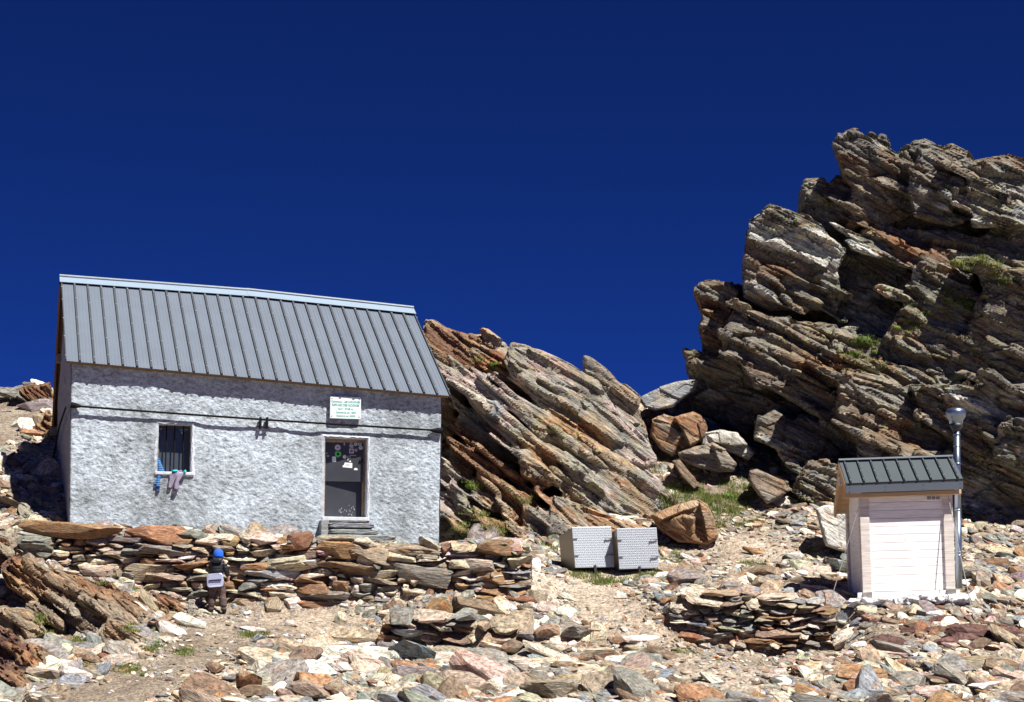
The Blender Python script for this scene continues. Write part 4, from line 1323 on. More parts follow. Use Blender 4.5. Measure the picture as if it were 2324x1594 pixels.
M_GREYWOOD = simple('grey_weathered_timber', (0.22, 0.21, 0.20), 0.85, 0, 0.3, 6)
M_IRON = simple('dark_iron', (0.012, 0.0115, 0.0125), 0.8, 0.0, 0.25, 20, spec=0.08)
M_DOOR = simple('charcoal_door_paint', (0.040, 0.043, 0.050), 0.42, 0.0, 0.15, 4, spec=0.5)
M_FRAME = simple('old_door_timber', (0.30, 0.21, 0.13), 0.8, 0, 0.4, 14, 0.2)
M_PANE = simple('dark_pane', (0.055, 0.065, 0.08), 0.25, 0.0, 0.12, 6)
M_STEP = simple('grey_step_slab', (0.27, 0.28, 0.28), 0.9, 0, 0.35, 10, 0.7, (1, 1, 4))
M_PLAQUE = simple('white_plaque', (0.72, 0.78, 0.78), 0.5, 0, 0.03, 4)
M_INK = simple('turquoise_lettering', (0.16, 0.50, 0.43), 0.6, 0, 0.05)
M_BLACK = simple('black_marks', (0.02, 0.02, 0.022), 0.6, 0, 0.05)

# ------------------------------------------------------------------ the hut
OVH = 0.20
PSI = rad(16)
HU = Vector((math.cos(PSI), math.sin(PSI), 0))
HW = Vector((-math.sin(PSI), math.cos(PSI), 0))
H0 = at(158, 1206, 36.0)


def hl(px, py, w):
    """photo position on the hut's plane w metres behind its front face -> (u, z)"""
    d = ray(px, py)
    t = (H0.dot(HW) + w) / d.dot(HW)
    p = d * t
    return (p - H0).dot(HU), p.z


def hp(u, w, z):
    p = H0 + HU * u + HW * w
    return Vector((p.x, p.y, z))


HUT = empty('mountain_hut', H0, 'old whitewashed stone refuge hut with a grey ribbed metal roof', 'hut')
uTL, zTL = hl(161, 815, 0)
uTR, zTR = hl(1004, 893, 0)
uBL, zBL = hl(157.5, 1212, 0)
uBR, zBR = hl(997, 1262, 0)
WALL_D = 6.1
DR = [hl(738, 991, 0), hl(833, 998, 0), hl(735, 1173, 0), hl(833, 1178, 0)]
du0, du1 = (DR[0][0] + DR[2][0]) / 2, (DR[1][0] + DR[3][0]) / 2
dz0, dz1 = (DR[2][1] + DR[3][1]) / 2, (DR[0][1] + DR[1][1]) / 2
WR = [hl(359, 961, 0), hl(434, 966, 0), hl(359, 1071, 0), hl(434, 1075, 0)]
wu0, wu1 = (WR[0][0] + WR[2][0]) / 2, (WR[1][0] + WR[3][0]) / 2
wz0, wz1 = (WR[2][1] + WR[3][1]) / 2, (WR[0][1] + WR[1][1]) / 2


def stucco(P, amp=1.0):
    a = np.stack([P[:, 0] + -0.45 * P[:, 2], P[:, 1], P[:, 2] + 0.45 * P[:, 0]], 1)
    h = (fbm(a * np.array([12.0, 12, 19.0]), 4, 201) - 0.5) * 0.018
    h += (fbm(a * np.array([24.0, 24, 32.0]), 2, 221) - 0.5) * 0.010
    h += (fbm(P * 0.8, 3, 231) - 0.5) * 0.07
    h += -0.05 * np.clip(vnoise(P * 6.0, 241) - 0.72, 0, 1)
    return h * amp


def snapped(a, b_, step, marks):
    xs = list(np.linspace(a, b_, int((b_ - a) / step) + 1))
    for m_ in marks:
        k = int(np.argmin([abs(x - m_) for x in xs]))
        xs[k] = m_
    return np.array(sorted(xs))


gu = snapped(0.0, 1.0, 1 / 400, [(x - (uTL + uBL) / 2) / ((uTR + uBR) / 2 - (uTL + uBL) / 2) for x in (du0, du1, wu0, wu1)])
zlo, zhi = min(zBL, zBR), max(zTL, zTR)
gz = snapped(zlo, zhi, 0.02, [dz0, dz1, wz0, wz1])
U2, Z2 = np.meshgrid(gu, gz)
Z2 = np.minimum(Z2, zTL + (zTR - zTL) * U2)
tZ = np.clip((Z2 - zlo) / (zhi - zlo), 0, 1)
ul = uBL + (uTL - uBL) * tZ
ur = uBR + (uTR - uBR) * tZ
umid0, umid1 = (uTL + uBL) / 2, (uTR + uBR) / 2
base_u = umid0 + U2 * (umid1 - umid0)
edge = np.minimum(U2, 1 - U2)
UU = np.where(edge < 0.04, np.where(U2 < 0.5, ul + U2 * (ur - ul), ul + U2 * (ur - ul)), base_u)
blend = np.clip(edge / 0.08, 0, 1)
UU = (ul + U2 * (ur - ul)) * (1 - blend) + base_u * blend
P = np.stack([UU.ravel(), np.zeros(UU.size), Z2.ravel()], 1)
dsp = stucco(P).reshape(UU.shape)


def dist_rect(u, z, a0, a1, b0, b1):
    return np.maximum(np.maximum(a0 - u, u - a1), np.maximum(b0 - z, z - b1))


dd = np.minimum(dist_rect(UU, Z2, du0, du1, dz0, dz1), dist_rect(UU, Z2, wu0, wu1, wz0, wz1))
fade = np.clip((dd - 0.02) / 0.22, 0, 1)
# smoother render round the openings, rounded outer corners
dsp = dsp * (0.12 + 0.88 * fade) - 0.012 * (1 - fade)
rc = 0.05
cr = np.minimum(UU - ul, ur - UU)
dsp = dsp + np.where(cr < rc, (1 - np.sqrt(np.clip(1 - ((rc - cr) / rc) ** 2, 0, 1))) * rc, 0)
nzr, nur = UU.shape
Vw = np.array([H0[:]]) * np.array([1, 1, 0]) + UU.ravel()[:, None] * np.array(HU) + dsp.ravel()[:, None] * np.array(HW)
Vw[:, 2] = Z2.ravel()
ii = np.arange(nzr * nur).reshape(nzr, nur)
cu = (UU[:-1, :-1] + UU[1:, 1:]) / 2
cz = (Z2[:-1, :-1] + Z2[1:, 1:]) / 2
hole = (dist_rect(cu, cz, du0, du1, dz0, dz1) < 0) | (dist_rect(cu, cz, wu0, wu1, wz0, wz1) < 0)
Fq = np.stack([ii[:-1, :-1], ii[:-1, 1:], ii[1:, 1:], ii[1:, :-1]], -1)[~hole]
VwL, FwL = [Vw], [Fq]
mid = [np.zeros(len(Fq), int)]
nV = len(Vw)
# left wall and right wall, back wall, gables
RIDGE_W = 3.2
urL, zrL = hl(138, 634, RIDGE_W)
urR, zrR = hl(937, 706, RIDGE_W)
ueL, zeL = hl(148.5, 819, -OVH)
ueR, zeR = hl(1022, 899, -OVH)
BK_W = 7.3
ubL, zbL = hl(119, 992, BK_W)
ubR, zbR = ubL + (urR - urL) + 0.02, zbL - (zrL - zrR)


def roof_z(u, w, drop=0.0):
    tL = (u - urL) / (urR - urL)
    zr = zrL + (zrR - zrL) * tL
    if w <= RIDGE_W:
        tt = (w + OVH) / (RIDGE_W + OVH)
        ze = zeL + (zeR - zeL) * (u - ueL) / (ueR - ueL)
        return ze + (zr - ze) * tt - drop
    tt = (w - RIDGE_W) / (BK_W - RIDGE_W)
    zb = zbL + (zbR - zbL) * tL
    return zr + (zb - zr) * tt - drop


def side_wall(uA, uB, flip):
    global nV
    nw, nz_ = 150, 130
    wv = np.linspace(0.0, WALL_D, nw)
    t = np.linspace(0, 1, nz_)
    top = np.array([roof_z((uA + uB) / 2, w, 0.09) for w in wv])
    Z = zlo + (top[None, :] - zlo) * t[:, None]
    Wm = np.tile(wv, (nz_, 1))
    um = uA + (uB - uA) * np.clip((Z - zlo) / (zhi - zlo), 0, 1)
    P = np.stack([Wm.ravel(), np.full(Wm.size, 7.0), Z.ravel()], 1)
    d = stucco(P, 0.8).reshape(Z.shape) * np.clip(Wm / 0.3, 0.1, 1)
    um = um + (d if not flip else -d) * 1.0 + (0.0)
    V = np.array([H0[:]]) * np.array([1, 1, 0]) + um.ravel()[:, None] * np.array(HU) + Wm.ravel()[:, None] * np.array(HW)
    V[:, 2] = Z.ravel()
    k = np.arange(nz_ * nw).reshape(nz_, nw)
    F = np.stack([k[:-1, :-1], k[1:, :-1], k[1:, 1:], k[:-1, 1:]], -1).reshape(-1, 4)
    if flip:
        F = F[:, ::-1]
    VwL.append(V)
    FwL.append(F + nV)
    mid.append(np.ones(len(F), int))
    nV += len(V)


side_wall(uBL, uTL, False)
side_wall(uBR, uTR, True)
bk = [hp(uBL, WALL_D, zlo), hp(uBR, WALL_D, zlo), hp(uTR, WALL_D, roof_z(uTR, WALL_D, 0.09)), hp(uTL, WALL_D, roof_z(uTL, WALL_D, 0.09))]
VwL.append(np.array([v[:] for v in bk]))
FwL.append(np.array([[nV + 3, nV + 2, nV + 1, nV]]))
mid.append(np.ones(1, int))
nV += 4
o = link('wall', npmesh('wall', np.concatenate(VwL), np.concatenate(FwL), [M_WALL, M_SIDE], False, midx=np.concatenate(mid)), HUT)


def hut_mb():
    return MB()


def hbox(mb, u0, u1, w0, w1, z0, z1, mi=0, bevel=0.0):
    mb.hexa([hp(u0, w0, z0), hp(u1, w0, z0), hp(u1, w1, z0), hp(u0, w1, z0), hp(u0, w0, z1), hp(u1, w0, z1), hp(u1, w1, z1), hp(u0, w1, z1)], mi, bevel)


def surround(name, a0, a1, b0, b1, depth, sill):
    """Limewashed reveal: uneven band around the opening and the splayed faces going in."""
    mb = MB()
    n = 16
    ring_out, ring_lip, ring_in = [], [], []
    cor = [(a0, b0), (a1, b0), (a1, b1), (a0, b1)]
    for e in range(4):
        (x0, y0), (x1, y1) = cor[e], cor[(e + 1) % 4]
        for k in range(n):
            t = k / n
            x, y = x0 + (x1 - x0) * t, y0 + (y1 - y0) * t
            nx_, ny_ = [(0, -1), (1, 0), (0, 1), (-1, 0)][e]
            wv = 0.085 + 0.05 * random.random()
            if t == 0:
                pe = [(0, -1), (1, 0), (0, 1), (-1, 0)][(e + 3) % 4]
                nx_, ny_ = nx_ + pe[0], ny_ + pe[1]
            j = random.uniform(-0.012, 0.012)
            ring_out.append(hp(x + nx_ * wv, 0.01, y + ny_ * wv))
            ring_lip.append(hp(x + nx_ * (0.02 + j), -0.022, y + ny_ * (0.02 + j)))
            ring_in.append((hp(x + j * 0.6, 0.03, y + j * 0.6), hp(x, depth, y)))
    m_ = 4 * n
    vs_ = ring_out + ring_lip + [r[0] for r in ring_in] + [r[1] for r in ring_in]
    fs = []
    for r in range(3):
        for k in range(m_):
            k2 = (k + 1) % m_
            fs.append((r * m_ + k, r * m_ + k2, (r + 1) * m_ + k2, (r + 1) * m_ + k))
    mb.add(vs_, fs)
    if sill:
        hbox(mb, a0 - 0.05, a1 + 0.07, -0.045, 0.1, b0 - 0.05, b0 + 0.012, 0, 0.012)
    return mb.build(name, M_TRIM, HUT)


surround('door_surround', du0, du1, dz0, dz1, 0.34, False)
surround('window_surround', wu0, wu1, wz0, wz1, 0.34, True)

# door: timber frame, upper leaf ajar and nearer, lower leaf set back
mb = MB()
for a in ((du0, du0 + 0.05, dz0, dz1), (du1 - 0.05, du1, dz0, dz1), (du0 + 0.05, du1 - 0.05, dz1 - 0.07, dz1)):
    hbox(mb, a[0], a[1], 0.20, 0.34, a[2], a[3], 0, 0.008)
hbox(mb, du0 - 0.04, du1 + 0.05, -0.05, 0.34, dz0 - 0.06, dz0 + 0.015, 1, 0.01)
mb.build('door_frame', [M_FRAME, M_TRIM], HUT)
zsp = hl(785, 1093, 0.2)[1]
mb = MB()
hbox(mb, du0 + 0.045, du1 - 0.045, 0.29, 0.33, dz0 + 0.015, zsp + 0.1)
for k in range(26):
    u, z = random.uniform(du0 + 0.35, du0 + 0.68), dz0 + 0.05 + abs(random.gauss(0, 0.12))
    s = random.uniform(0.004, 0.012)
    hbox(mb, u, u + s * 0.7, 0.2885, 0.2905, z, z + s * 2.4, 1)
lower = mb.build('door_panel', [M_DOOR, simple('chipped_paint', (0.5, 0.5, 0.52))], HUT)
lower['label'] = 'lower leaf of the door, set back and scuffed'
uw = lambda u: 0.262 - 0.10 * (u - du0) / (du1 - du0)
mb = MB()
ua, ub = du0 + 0.05, du1 - 0.055
mb.hexa([hp(ua, uw(ua), zsp), hp(ub, uw(ub), zsp), hp(ub, uw(ub) + 0.035, zsp), hp(ua, uw(ua) + 0.035, zsp),
         hp(ua, uw(ua), dz1 - 0.072), hp(ub, uw(ub), dz1 - 0.072), hp(ub, uw(ub) + 0.035, dz1 - 0.072), hp(ua, uw(ua) + 0.035, dz1 - 0.072)])
upper = mb.build('door_panel', M_DOOR, HUT)
upper['label'] = 'upper leaf of the door covered in stickers, standing ajar'

STK = {}


def smat(c):
    if c not in STK:
        STK[c] = simple('sticker_paint', c, 0.5, 0, 0.04)
    return STK[c]


def sk_at(zx, zy):
    px, py = 729.3 + zx * 0.06454, 986.5 + zy * 0.06454
    u = hl(px, py, 0.2)[0]
    for _ in range(3):
        u, z = hl(px, py, uw(u))
    return u, z


def sticker(poly, col, lift=0.003, inner=None):
    mb = MB()

    def face(pl, mi, lf):
        q = [sk_at(*p) for p in pl]
        a = [hp(u, uw(u) - lf, z) for u, z in q]
        b_ = [hp(u, uw(u) + 0.001, z) for u, z in q]
        n = len(a)
        mb.add(a + b_, [tuple(range(n - 1, -1, -1))] + [(k, (k + 1) % n, n + (k + 1) % n, n + k) for k in range(n)], mi)
    face(poly, 0, lift)
    mats = [smat(col)]
    for pl, c2 in (inner or []):
        mats.append(smat(c2))
        face(pl, len(mats) - 1, lift + 0.0022 * (len(mats) - 1))
    mb.build('sticker', mats, upper)


def circ(x, y, r, n=20, rx=1.0):
    return [(x + r * rx * math.cos(2 * math.pi * k / n), y + r * math.sin(2 * math.pi * k / n)) for k in range(n)]


def rect(x, y, w, h, sk=0):
    return [(x - w / 2, y - h / 2), (x + w / 2, y - h / 2 + sk), (x + w / 2, y + h / 2 + sk), (x - w / 2, y + h / 2)]


WH, PK = (0.8, 0.8, 0.8), (0.55, 0.5, 0.6)
sticker(circ(575, 460, 104), (0.62, 0.56, 0.66), 0.003, [([(515, 475), (570, 415), (630, 475)], (0.2, 0.2, 0.38)), (rect(575, 520, 100, 14), (0.3, 0.3, 0.45))])
sticker([(475, 640), (520, 590), (560, 600), (580, 615), (640, 590), (692, 640), (695, 740), (590, 812), (480, 745)], (0.12, 0.62, 0.14), 0.003, [(circ(585, 690, 48), (0.02, 0.02, 0.02))])
sticker(rect(447, 865, 135, 185, 6), WH)
sticker(circ(815, 785, 64), WH, 0.003, [(circ(800, 765, 26), (0.8, 0.65, 0.3))])
sticker(circ(970, 805, 56), (0.55, 0.65, 0.78), 0.003, [(circ(970, 800, 38), (0.02, 0.02, 0.025))])
sticker([(825, 982), (1090, 1005), (1085, 1182), (745, 1148), (752, 1095), (800, 1060)], WH, 0.003, [(rect(x, 1068, 16, 20), (0.05, 0.1, 0.12)) for x in (858, 890, 925, 960)])
sticker([(1145, 1200), (1210, 1168), (1282, 1215), (1265, 1255), (1150, 1250)], WH)
sticker(circ(1205, 345, 58), (0.55, 0.6, 0.6), 0.003, [(circ(1205, 345, 26), (0.18, 0.28, 0.3))])
sticker(rect(1347, 342, 126, 82, 5), (0.5, 0.55, 0.62), 0.003, [(circ(1345, 342, 24, 14, 1.6), (0.08, 0.22, 0.42))])
sticker(circ(1385, 470, 68), (0.6, 0.66, 0.58), 0.003, [(circ(1385, 465, 24), (0.08, 0.2, 0.42))])
sticker(rect(1060, 578, 155, 168, 6), (0.6, 0.56, 0.74), 0.003, [(circ(1058, 580, 52), (0.08, 0.03, 0.05)), (rect(1058, 582, 84, 16), (0.6, 0.5, 0.35))])
sticker(circ(1215, 552, 52), (0.62, 0.36, 0.38), 0.003, [(circ(1212, 552, 22), (0.6, 0.12, 0.16))])
sticker([(975, 348), (1115, 352), (1130, 415), (1110, 480), (1000, 458)], (0.42, 0.42, 0.46))
sticker([(1018, 285), (1085, 282), (1088, 325), (1020, 325)], (0.36, 0.42, 0.52))
sticker(rect(808, 330, 46, 112), (0.4, 0.4, 0.42))
sticker([(400, 215), (425, 220), (432, 300), (410, 300)], (0.2, 0.2, 0.22))
sticker(rect(1118, 732, 232, 18, 8), (0.6, 0.62, 0.12))
sticker(rect(228, 757, 96, 22), WH)
sticker([(970, 935), (1040, 915), (1040, 972), (985, 965)], WH)
sticker([(925, 850), (955, 850), (940, 915), (920, 910)], (0.75, 0.72, 0.6))
sticker([(165, 690), (180, 635), (230, 630), (195, 690)], (0.5, 0.48, 0.45))
mb = MB()
c_ = sk_at(1410, 920)
hbox(mb, c_[0] - 0.05, c_[0] + 0.03, uw(c_[0]) - 0.03, uw(c_[0]) - 0.001, c_[1] - 0.01, c_[1] + 0.01)
hbox(mb, c_[0] - 0.012, c_[0] + 0.012, uw(c_[0]) - 0.022, uw(c_[0]) - 0.001, c_[1] - 0.04, c_[1] + 0.04)
mb.build('latch', M_IRON, upper)

# window
mb = MB()
for a in ((wu0, wu0 + 0.05, wz0, wz1), (wu1 - 0.06, wu1, wz0, wz1), (wu0 + 0.05, wu1 - 0.06, wz1 - 0.06, wz1), (wu0 + 0.05, wu1 - 0.06, wz0, wz0 + 0.05)):
    hbox(mb, a[0], a[1], 0.24, 0.32, a[2], a[3], 0, 0.006)
win = mb.build('window', simple('dark_window_timber', (0.06, 0.05, 0.045), 0.7), HUT)
mb = MB()
hbox(mb, wu0 + 0.05, wu1 - 0.06, 0.27, 0.30, wz0 + 0.05, wz1 - 0.06, 0)
u_, z_ = hl(389.5 + 77 - 16, 974, 0.25)
for (px, py, r, ci) in ((365.5, 973.5, 0.016, 1), (424, 975, 0.017, 1), (412.5, 983, 0.016, 1)):
    u_, z_ = hl(px, py, 0.265)
    mb.add([hp(u_ + r * math.cos(k * math.pi / 5), 0.2675, z_ + r * math.sin(k * math.pi / 5)) for k in range(10)], [tuple(range(10))], ci)
u_, z_ = hl(411.5, 975.5, 0.265)
hbox(mb, u_ - 0.03, u_ + 0.03, 0.2665, 0.271, z_ - 0.035, z_ + 0.035, 2)
hbox(mb, u_ + 0.05, u_ + 0.075, 0.2665, 0.271, z_ - 0.035, z_ + 0.03, 2)
mb.build('pane', [M_PANE, simple('pale_disc', (0.6, 0.6, 0.52)), simple('blue_paper', (0.1, 0.28, 0.45))], win)
for px in (376.7, 395.3, 415.5):
    u_, _z = hl(px, 1020, 0.16)
    mb = MB()
    mb.tube([hp(u_, 0.16, wz0 - 0.02), hp(u_, 0.16, wz1 + 0.02)], 0.013, 8)
    mb.build('bar', M_IRON, win)

# roof
bow = lambda s: 0.068 * min(max(s, 0) / 0.53, max(0, 1 - s) / 0.47)
Lr = lambda s, t: Vector((0, 0, bow(s) * t)) + hp(ueL + (ueR - ueL) * s + ((urL - ueL) + ((urR - urL) - (ueR - ueL)) * s) * t, -OVH + (RIDGE_W + OVH) * t, (zeL + (zeR - zeL) * s) * (1 - t) + (zrL + (zrR - zrL) * s) * t)
Lb = lambda s, t: Vector((0, 0, bow(s) * (1 - t))) + hp((urL + (urR - urL) * s) * (1 - t) + (ubL + (ubR - ubL) * s) * t, RIDGE_W + (BK_W - RIDGE_W) * t, (zrL + (zrR - zrL) * s) * (1 - t) + (zbL + (zbR - zbL) * s) * t)
nF = (Lr(1, 0) - Lr(0, 0)).cross(Lr(0, 1) - Lr(0, 0)).normalized()
nB = (Lb(1, 0) - Lb(0, 0)).cross(Lb(0, 1) - Lb(0, 0)).normalized()
if nF.z < 0:
    nF = -nF
if nB.z < 0:
    nB = -nB


def slab_on(mb, fn, nn, s0, s1, t0, t1, h0, h1, mi=0):
    c = [fn(s0, t0), fn(s1, t0), fn(s1, t1), fn(s0, t1)]
    mb.hexa([p + nn * h0 for p in c] + [p + nn * h1 for p in c], mi)


mb = MB()
for sa, sb in [(k / 28, (k + 1) / 28) for k in range(28)]:
    slab_on(mb, Lr, nF, sa, sb, 0, 0.997, -0.012, 0.0)
NR = 28
for i in range(NR + 1):
    s = i / NR
    ds = 0.0026
    slab_on(mb, Lr, nF, max(0, s - ds), min(1, s + ds), -0.002, 0.945, 0.002, 0.04, 1)
    if i < NR:   # shallow stiffening lines between the seams
        for q in (0.25, 0.5, 0.75):
            ss = s + q / NR
            slab_on(mb, Lr, nF, ss - 0.0004, ss + 0.0004, 0.002, 0.94, 0.001, 0.0045, 0)
    off = random.uniform(-0.03, 0.03)
    for t in (0.06, 0.27, 0.5, 0.72, 0.9):
        tt = t + off + random.uniform(-0.02, 0.02)
        p = Lr(s, tt) + nF * 0.045
        r = 0.011
        mb.tube([p - nF * 0.006, p + nF * 0.008], r, 6, 2)
slab_on(mb, Lb, nB, 0, 1, 0.003, 1, -0.012, 0.0)
for i in range(NR + 1):
    s = i / NR
    slab_on(mb, Lb, nB, max(0, s - 0.0022), min(1, s + 0.0022), 0.02, 1.004, 0.002, 0.04, 1)
roof = mb.build('roof', [M_ROOF, M_RIB, M_SCREW], HUT)
mb = MB()
for s0, s1, lift in ((-0.004, 0.52, 0.0), (0.515, 1.002, 0.006)):
    slab_on(mb, Lr, nF, s0, s1, 0.935, 1.0, 0.046 + lift, 0.054 + lift)
    slab_on(mb, Lb, nB, s0, s1, 0.0, 0.06, 0.046 + lift, 0.054 + lift)
    mb.tube([Lr(s0, 1.0) + Vector((0, 0, 0.075 + lift)), Lr(s1, 1.0) + Vector((0, 0, 0.075 + lift))], 0.034, 10, 1)
mb.build('ridge_cap', [M_CAP, simple('ridge_roll', (0.2, 0.24, 0.27), 0.45)], roof)
mb = MB()
slab_on(mb, Lr, nF, 0.004, 0.997, 0.01, 0.985, -0.075, -0.016)
slab_on(mb, Lb, nB, 0.002, 0.997, 0.015, 0.995, -0.075, -0.016)
slab_on(mb, Lb, nB, -0.004, 0.0015, 0.0, 1.0, -0.17, -0.004)
mb.build('roof_boards', M_BOARD, HUT)
for w_ in (4.95, 6.9):
    mb = MB()
    z_ = roof_z(ubL, w_, 0.09)
    u_ = urL + 0.03
    hbox(mb, u_, uTL + 0.2, w_ - 0.09, w_ + 0.09, z_ - 0.20, z_ + 0.01, 0, 0.01)
    mb.build('purlin', M_GREYWOOD, HUT)

# tie rod round the walls
rod = MB()
a, m_, e = hl(170, 922, -0.07), hl(600, 961, -0.07), hl(990, 977, -0.07)
pts = []
for k in range(25):
    t = k / 24
    px = 172 + (990 - 172) * t
    py = 922 + 55.0 * t + (2.0 * math.sin(math.pi * t))
    u, z = hl(px, py, -0.095)
    pts.append(hp(u, -0.095, z))
rod.tube(pts, 0.021, 8)
rodo = rod.build('tie_rod', M_IRON, HUT)
mb = MB()
for px in (591, 606):
    u, z = hl(px, 959, -0.08)
    hbox(mb, u - 0.022, u + 0.022, -0.115, -0.03, z - 0.125, z + 0.105, 0, 0.006)
u0_, z0_ = hl(589, 952, -0.09)
u1_, z1_ = hl(612, 954, -0.09)
mb.tube([hp(u0_ - 0.03, -0.08, z0_), hp(u1_ + 0.02, -0.08, z1_)], 0.013, 8)
mb.tube([hp(u0_ - 0.03, -0.08, z0_ - 0.145), hp(u1_ + 0.0, -0.08, z1_ - 0.145)], 0.013, 8)
mb.build('turnbuckle', M_IRON, rodo)
for (pa, pb) in (((161, 919), (184, 923)), ((1003, 978), (976, 976.5))):
    mb = MB()
    ua_, za_ = hl(*pa, -0.06)
    ub_, zb_ = hl(*pb, -0.07)
    mb.tube([hp(ua_, -0.05, za_), hp((ua_ * 2 + ub_) / 3, -0.06, (za_ * 2 + zb_) / 3), hp(ub_, -0.075, zb_)], [0.062, 0.058, 0.024], 10)
    mb.build('anchor_bracket', M_IRON, rodo)
mb = MB()
mb.tube([hp(uTL - 0.06, 0.05, hl(161, 924, 0)[1]), hp(uTL - 0.08, 2.5, hl(147, 970, 2.5)[1]), hp(uTL - 0.06, 6.0, hl(127, 1050, 6.0)[1])], 0.018, 8)
z_ = hl(127, 1052, 6.0)[1]
hbox(mb, uTL - 0.16, uTL - 0.01, 5.9, 6.05, z_ - 0.12, z_ + 0.1)
mb.build('side_tie', M_IRON, rodo)

# plaque
SG = [hl(*Z4([p])[0], -0.07) for p in ((541, 192), (803, 209), (803, 395), (541, 383))]
su0, su1 = (SG[0][0] + SG[3][0]) / 2, (SG[1][0] + SG[2][0]) / 2
sz1, sz0 = (SG[0][1] + SG[1][1]) / 2, (SG[2][1] + SG[3][1]) / 2
PL = empty('plaque', hp(su0, -0.07, sz0), 'white plaque with turquoise lettering, screwed to the hut above the door', 'sign')
mb = MB()
hbox(mb, su0, su1, -0.085, -0.02, sz0, sz1, 0, 0.004)
for u, z in ((su0 + 0.035, sz0 + 0.045), (su1 - 0.035, sz0 + 0.045), (su0 + 0.035, sz1 - 0.045), (su1 - 0.035, sz1 - 0.045)):
    mb.tube([hp(u, -0.094, z), hp(u, -0.086, z)], 0.009, 8, 1)
mb.build('board', [M_PLAQUE, M_BLACK], PL)
SWd, SHt = su1 - su0, sz1 - sz0


def letters(txt, cu, cv, cap, width, parent):
    cd_ = bpy.data.curves.new('lettering', 'FONT')
    cd_.body = txt
    cd_.align_x = 'CENTER'
    cd_.size = cap / 0.70
    cd_.extrude = 0.0015
    cd_.offset = 0.0011
    to = bpy.data.objects.new('lettering', cd_)
    COL.objects.link(to)
    dg = bpy.context.evaluated_depsgraph_get()
    dg.update()
    me = bpy.data.meshes.new_from_object(to.evaluated_get(dg))
    bpy.data.objects.remove(to)
    co = np.array([v.co[:] for v in me.vertices])
    sc = width / (co[:, 0].max() - co[:, 0].min())
    for v in me.vertices:
        v.co = hp(cu + v.co.x * sc, -0.0865 - v.co.z - 0.0016, cv + v.co.y)
    me.materials.clear()
    me.materials.append(M_INK)
    link('lettering', me, parent)


for txt, x, y, ch, wd in (('Commune : LES HOUCHES', 0.5, 0.27, 0.085, 0.93), ('REFUGE DES ROGNES', 0.5, 0.43, 0.10, 0.89), ('ALT : 2768 m', 0.5, 0.595, 0.085, 0.50),
                          ('Construit en 1890', 0.51, 0.755, 0.075, 0.65), ('R\u00e9nov\u00e9 en 2003', 0.51, 0.905, 0.075, 0.60)):
    letters(txt, su0 + SWd * x, sz1 - SHt * y, SHt * ch, SWd * wd, PL)

# door steps
ST = empty('stone_steps', hp(du0, -0.4, dz0 - 0.4), 'grey stone slab steps below the door of the hut', 'steps')
for (x0, x1, y0, y1, wf) in ((497, 880, 1243, 1272, -0.10), (523, 920, 1266, 1322, -0.24), (538, 962, 1322, 1376, -0.36), (448, 1110, 1366, 1452, -0.56)):
    a_, b_ = Z4([(x0, y0 + 0)])[0], Z4([(x1, y1)])[0]
    a2 = Z4([(x0, y1)])[0]
    u0_, z1_ = hl(a_[0], a_[1] + 2, wf)
    u1_, _q = hl(b_[0], b_[1], wf)
    _u, z0_ = hl((a2[0] + b_[0]) / 2, (a2[1] + b_[1]) / 2, wf)
    z1b = hl(Z4([(x1, y0 + 18)])[0][0], Z4([(x1, y0 + 14)])[0][1], wf)[1]
    bm = bmesh.new()
    n1, n2 = 26, 10
    st = Stones()
    V, F = ICO[3]
    k = 9.0
    V = V / (np.abs(V) ** k).sum(1)[:, None] ** (1 / k)
    V = V * (1 + 0.05 * (fbm(V * 3 + 7 * wf, 3)[:, None] - 0.5) * 2)
    sz_ = ((u1_ - u0_) / 2, (0.02 - wf) / 2 + 0.06, (z1_ + z1b - 2 * z0_) / 4)
    M = np.array(Matrix.Rotation(PSI, 3, 'Z')) @ rot(0, (z1_ - z1b) / (u1_ - u0_) * 0.6, 0)
    c3 = hp((u0_ + u1_) / 2, wf / 2 + 0.03, (z1_ + z1b) / 4 + z0_ / 2)
    st.add((V, F), M, sz_, c3, tone_of('bluegrey', j=0.08))
    link('step_slab', st.mesh('step_slab', M_STONE), ST)
    bm.free()
mb = MB()
hbox(mb, hl(Z4([(470, 1300)])[0][0], 1190, -0.3)[0], hl(Z4([(540, 1300)])[0][0], 1190, -0.3)[0], -0.22, 0.02, dz0 - 0.75, dz0 - 0.06, 0, 0.02)
mb.build('step_core', M_STEP, ST)

# clothes hung out to dry at the window
ZW = zoomconv(326.8, 938.1, 0.1329)


def cloth(name, poly, w, mat, parent, thick=0.05, seed=0, fold=0.03):
    c = ZW(poly)
    mx, my = np.mean([p[0] for p in c]), np.mean([p[1] for p in c])
    u, z = hl(mx, my, w)
    Y = hp(u, w, z).y
    V, F, Nn = fuse(name, [(c, Y, thick, math.tan(PSI), 0.06)], 0.011)
    a = np.stack([V[:, 0] * 11 + V[:, 2] * 4, V[:, 1] * 0, V[:, 2] * 2.5], 1)
    V = V + Nn * ((vnoise(a + seed * 9, seed) - 0.5) * fold)[:, None]
    return link(name, npmesh(name, V, F, mat, True), parent)


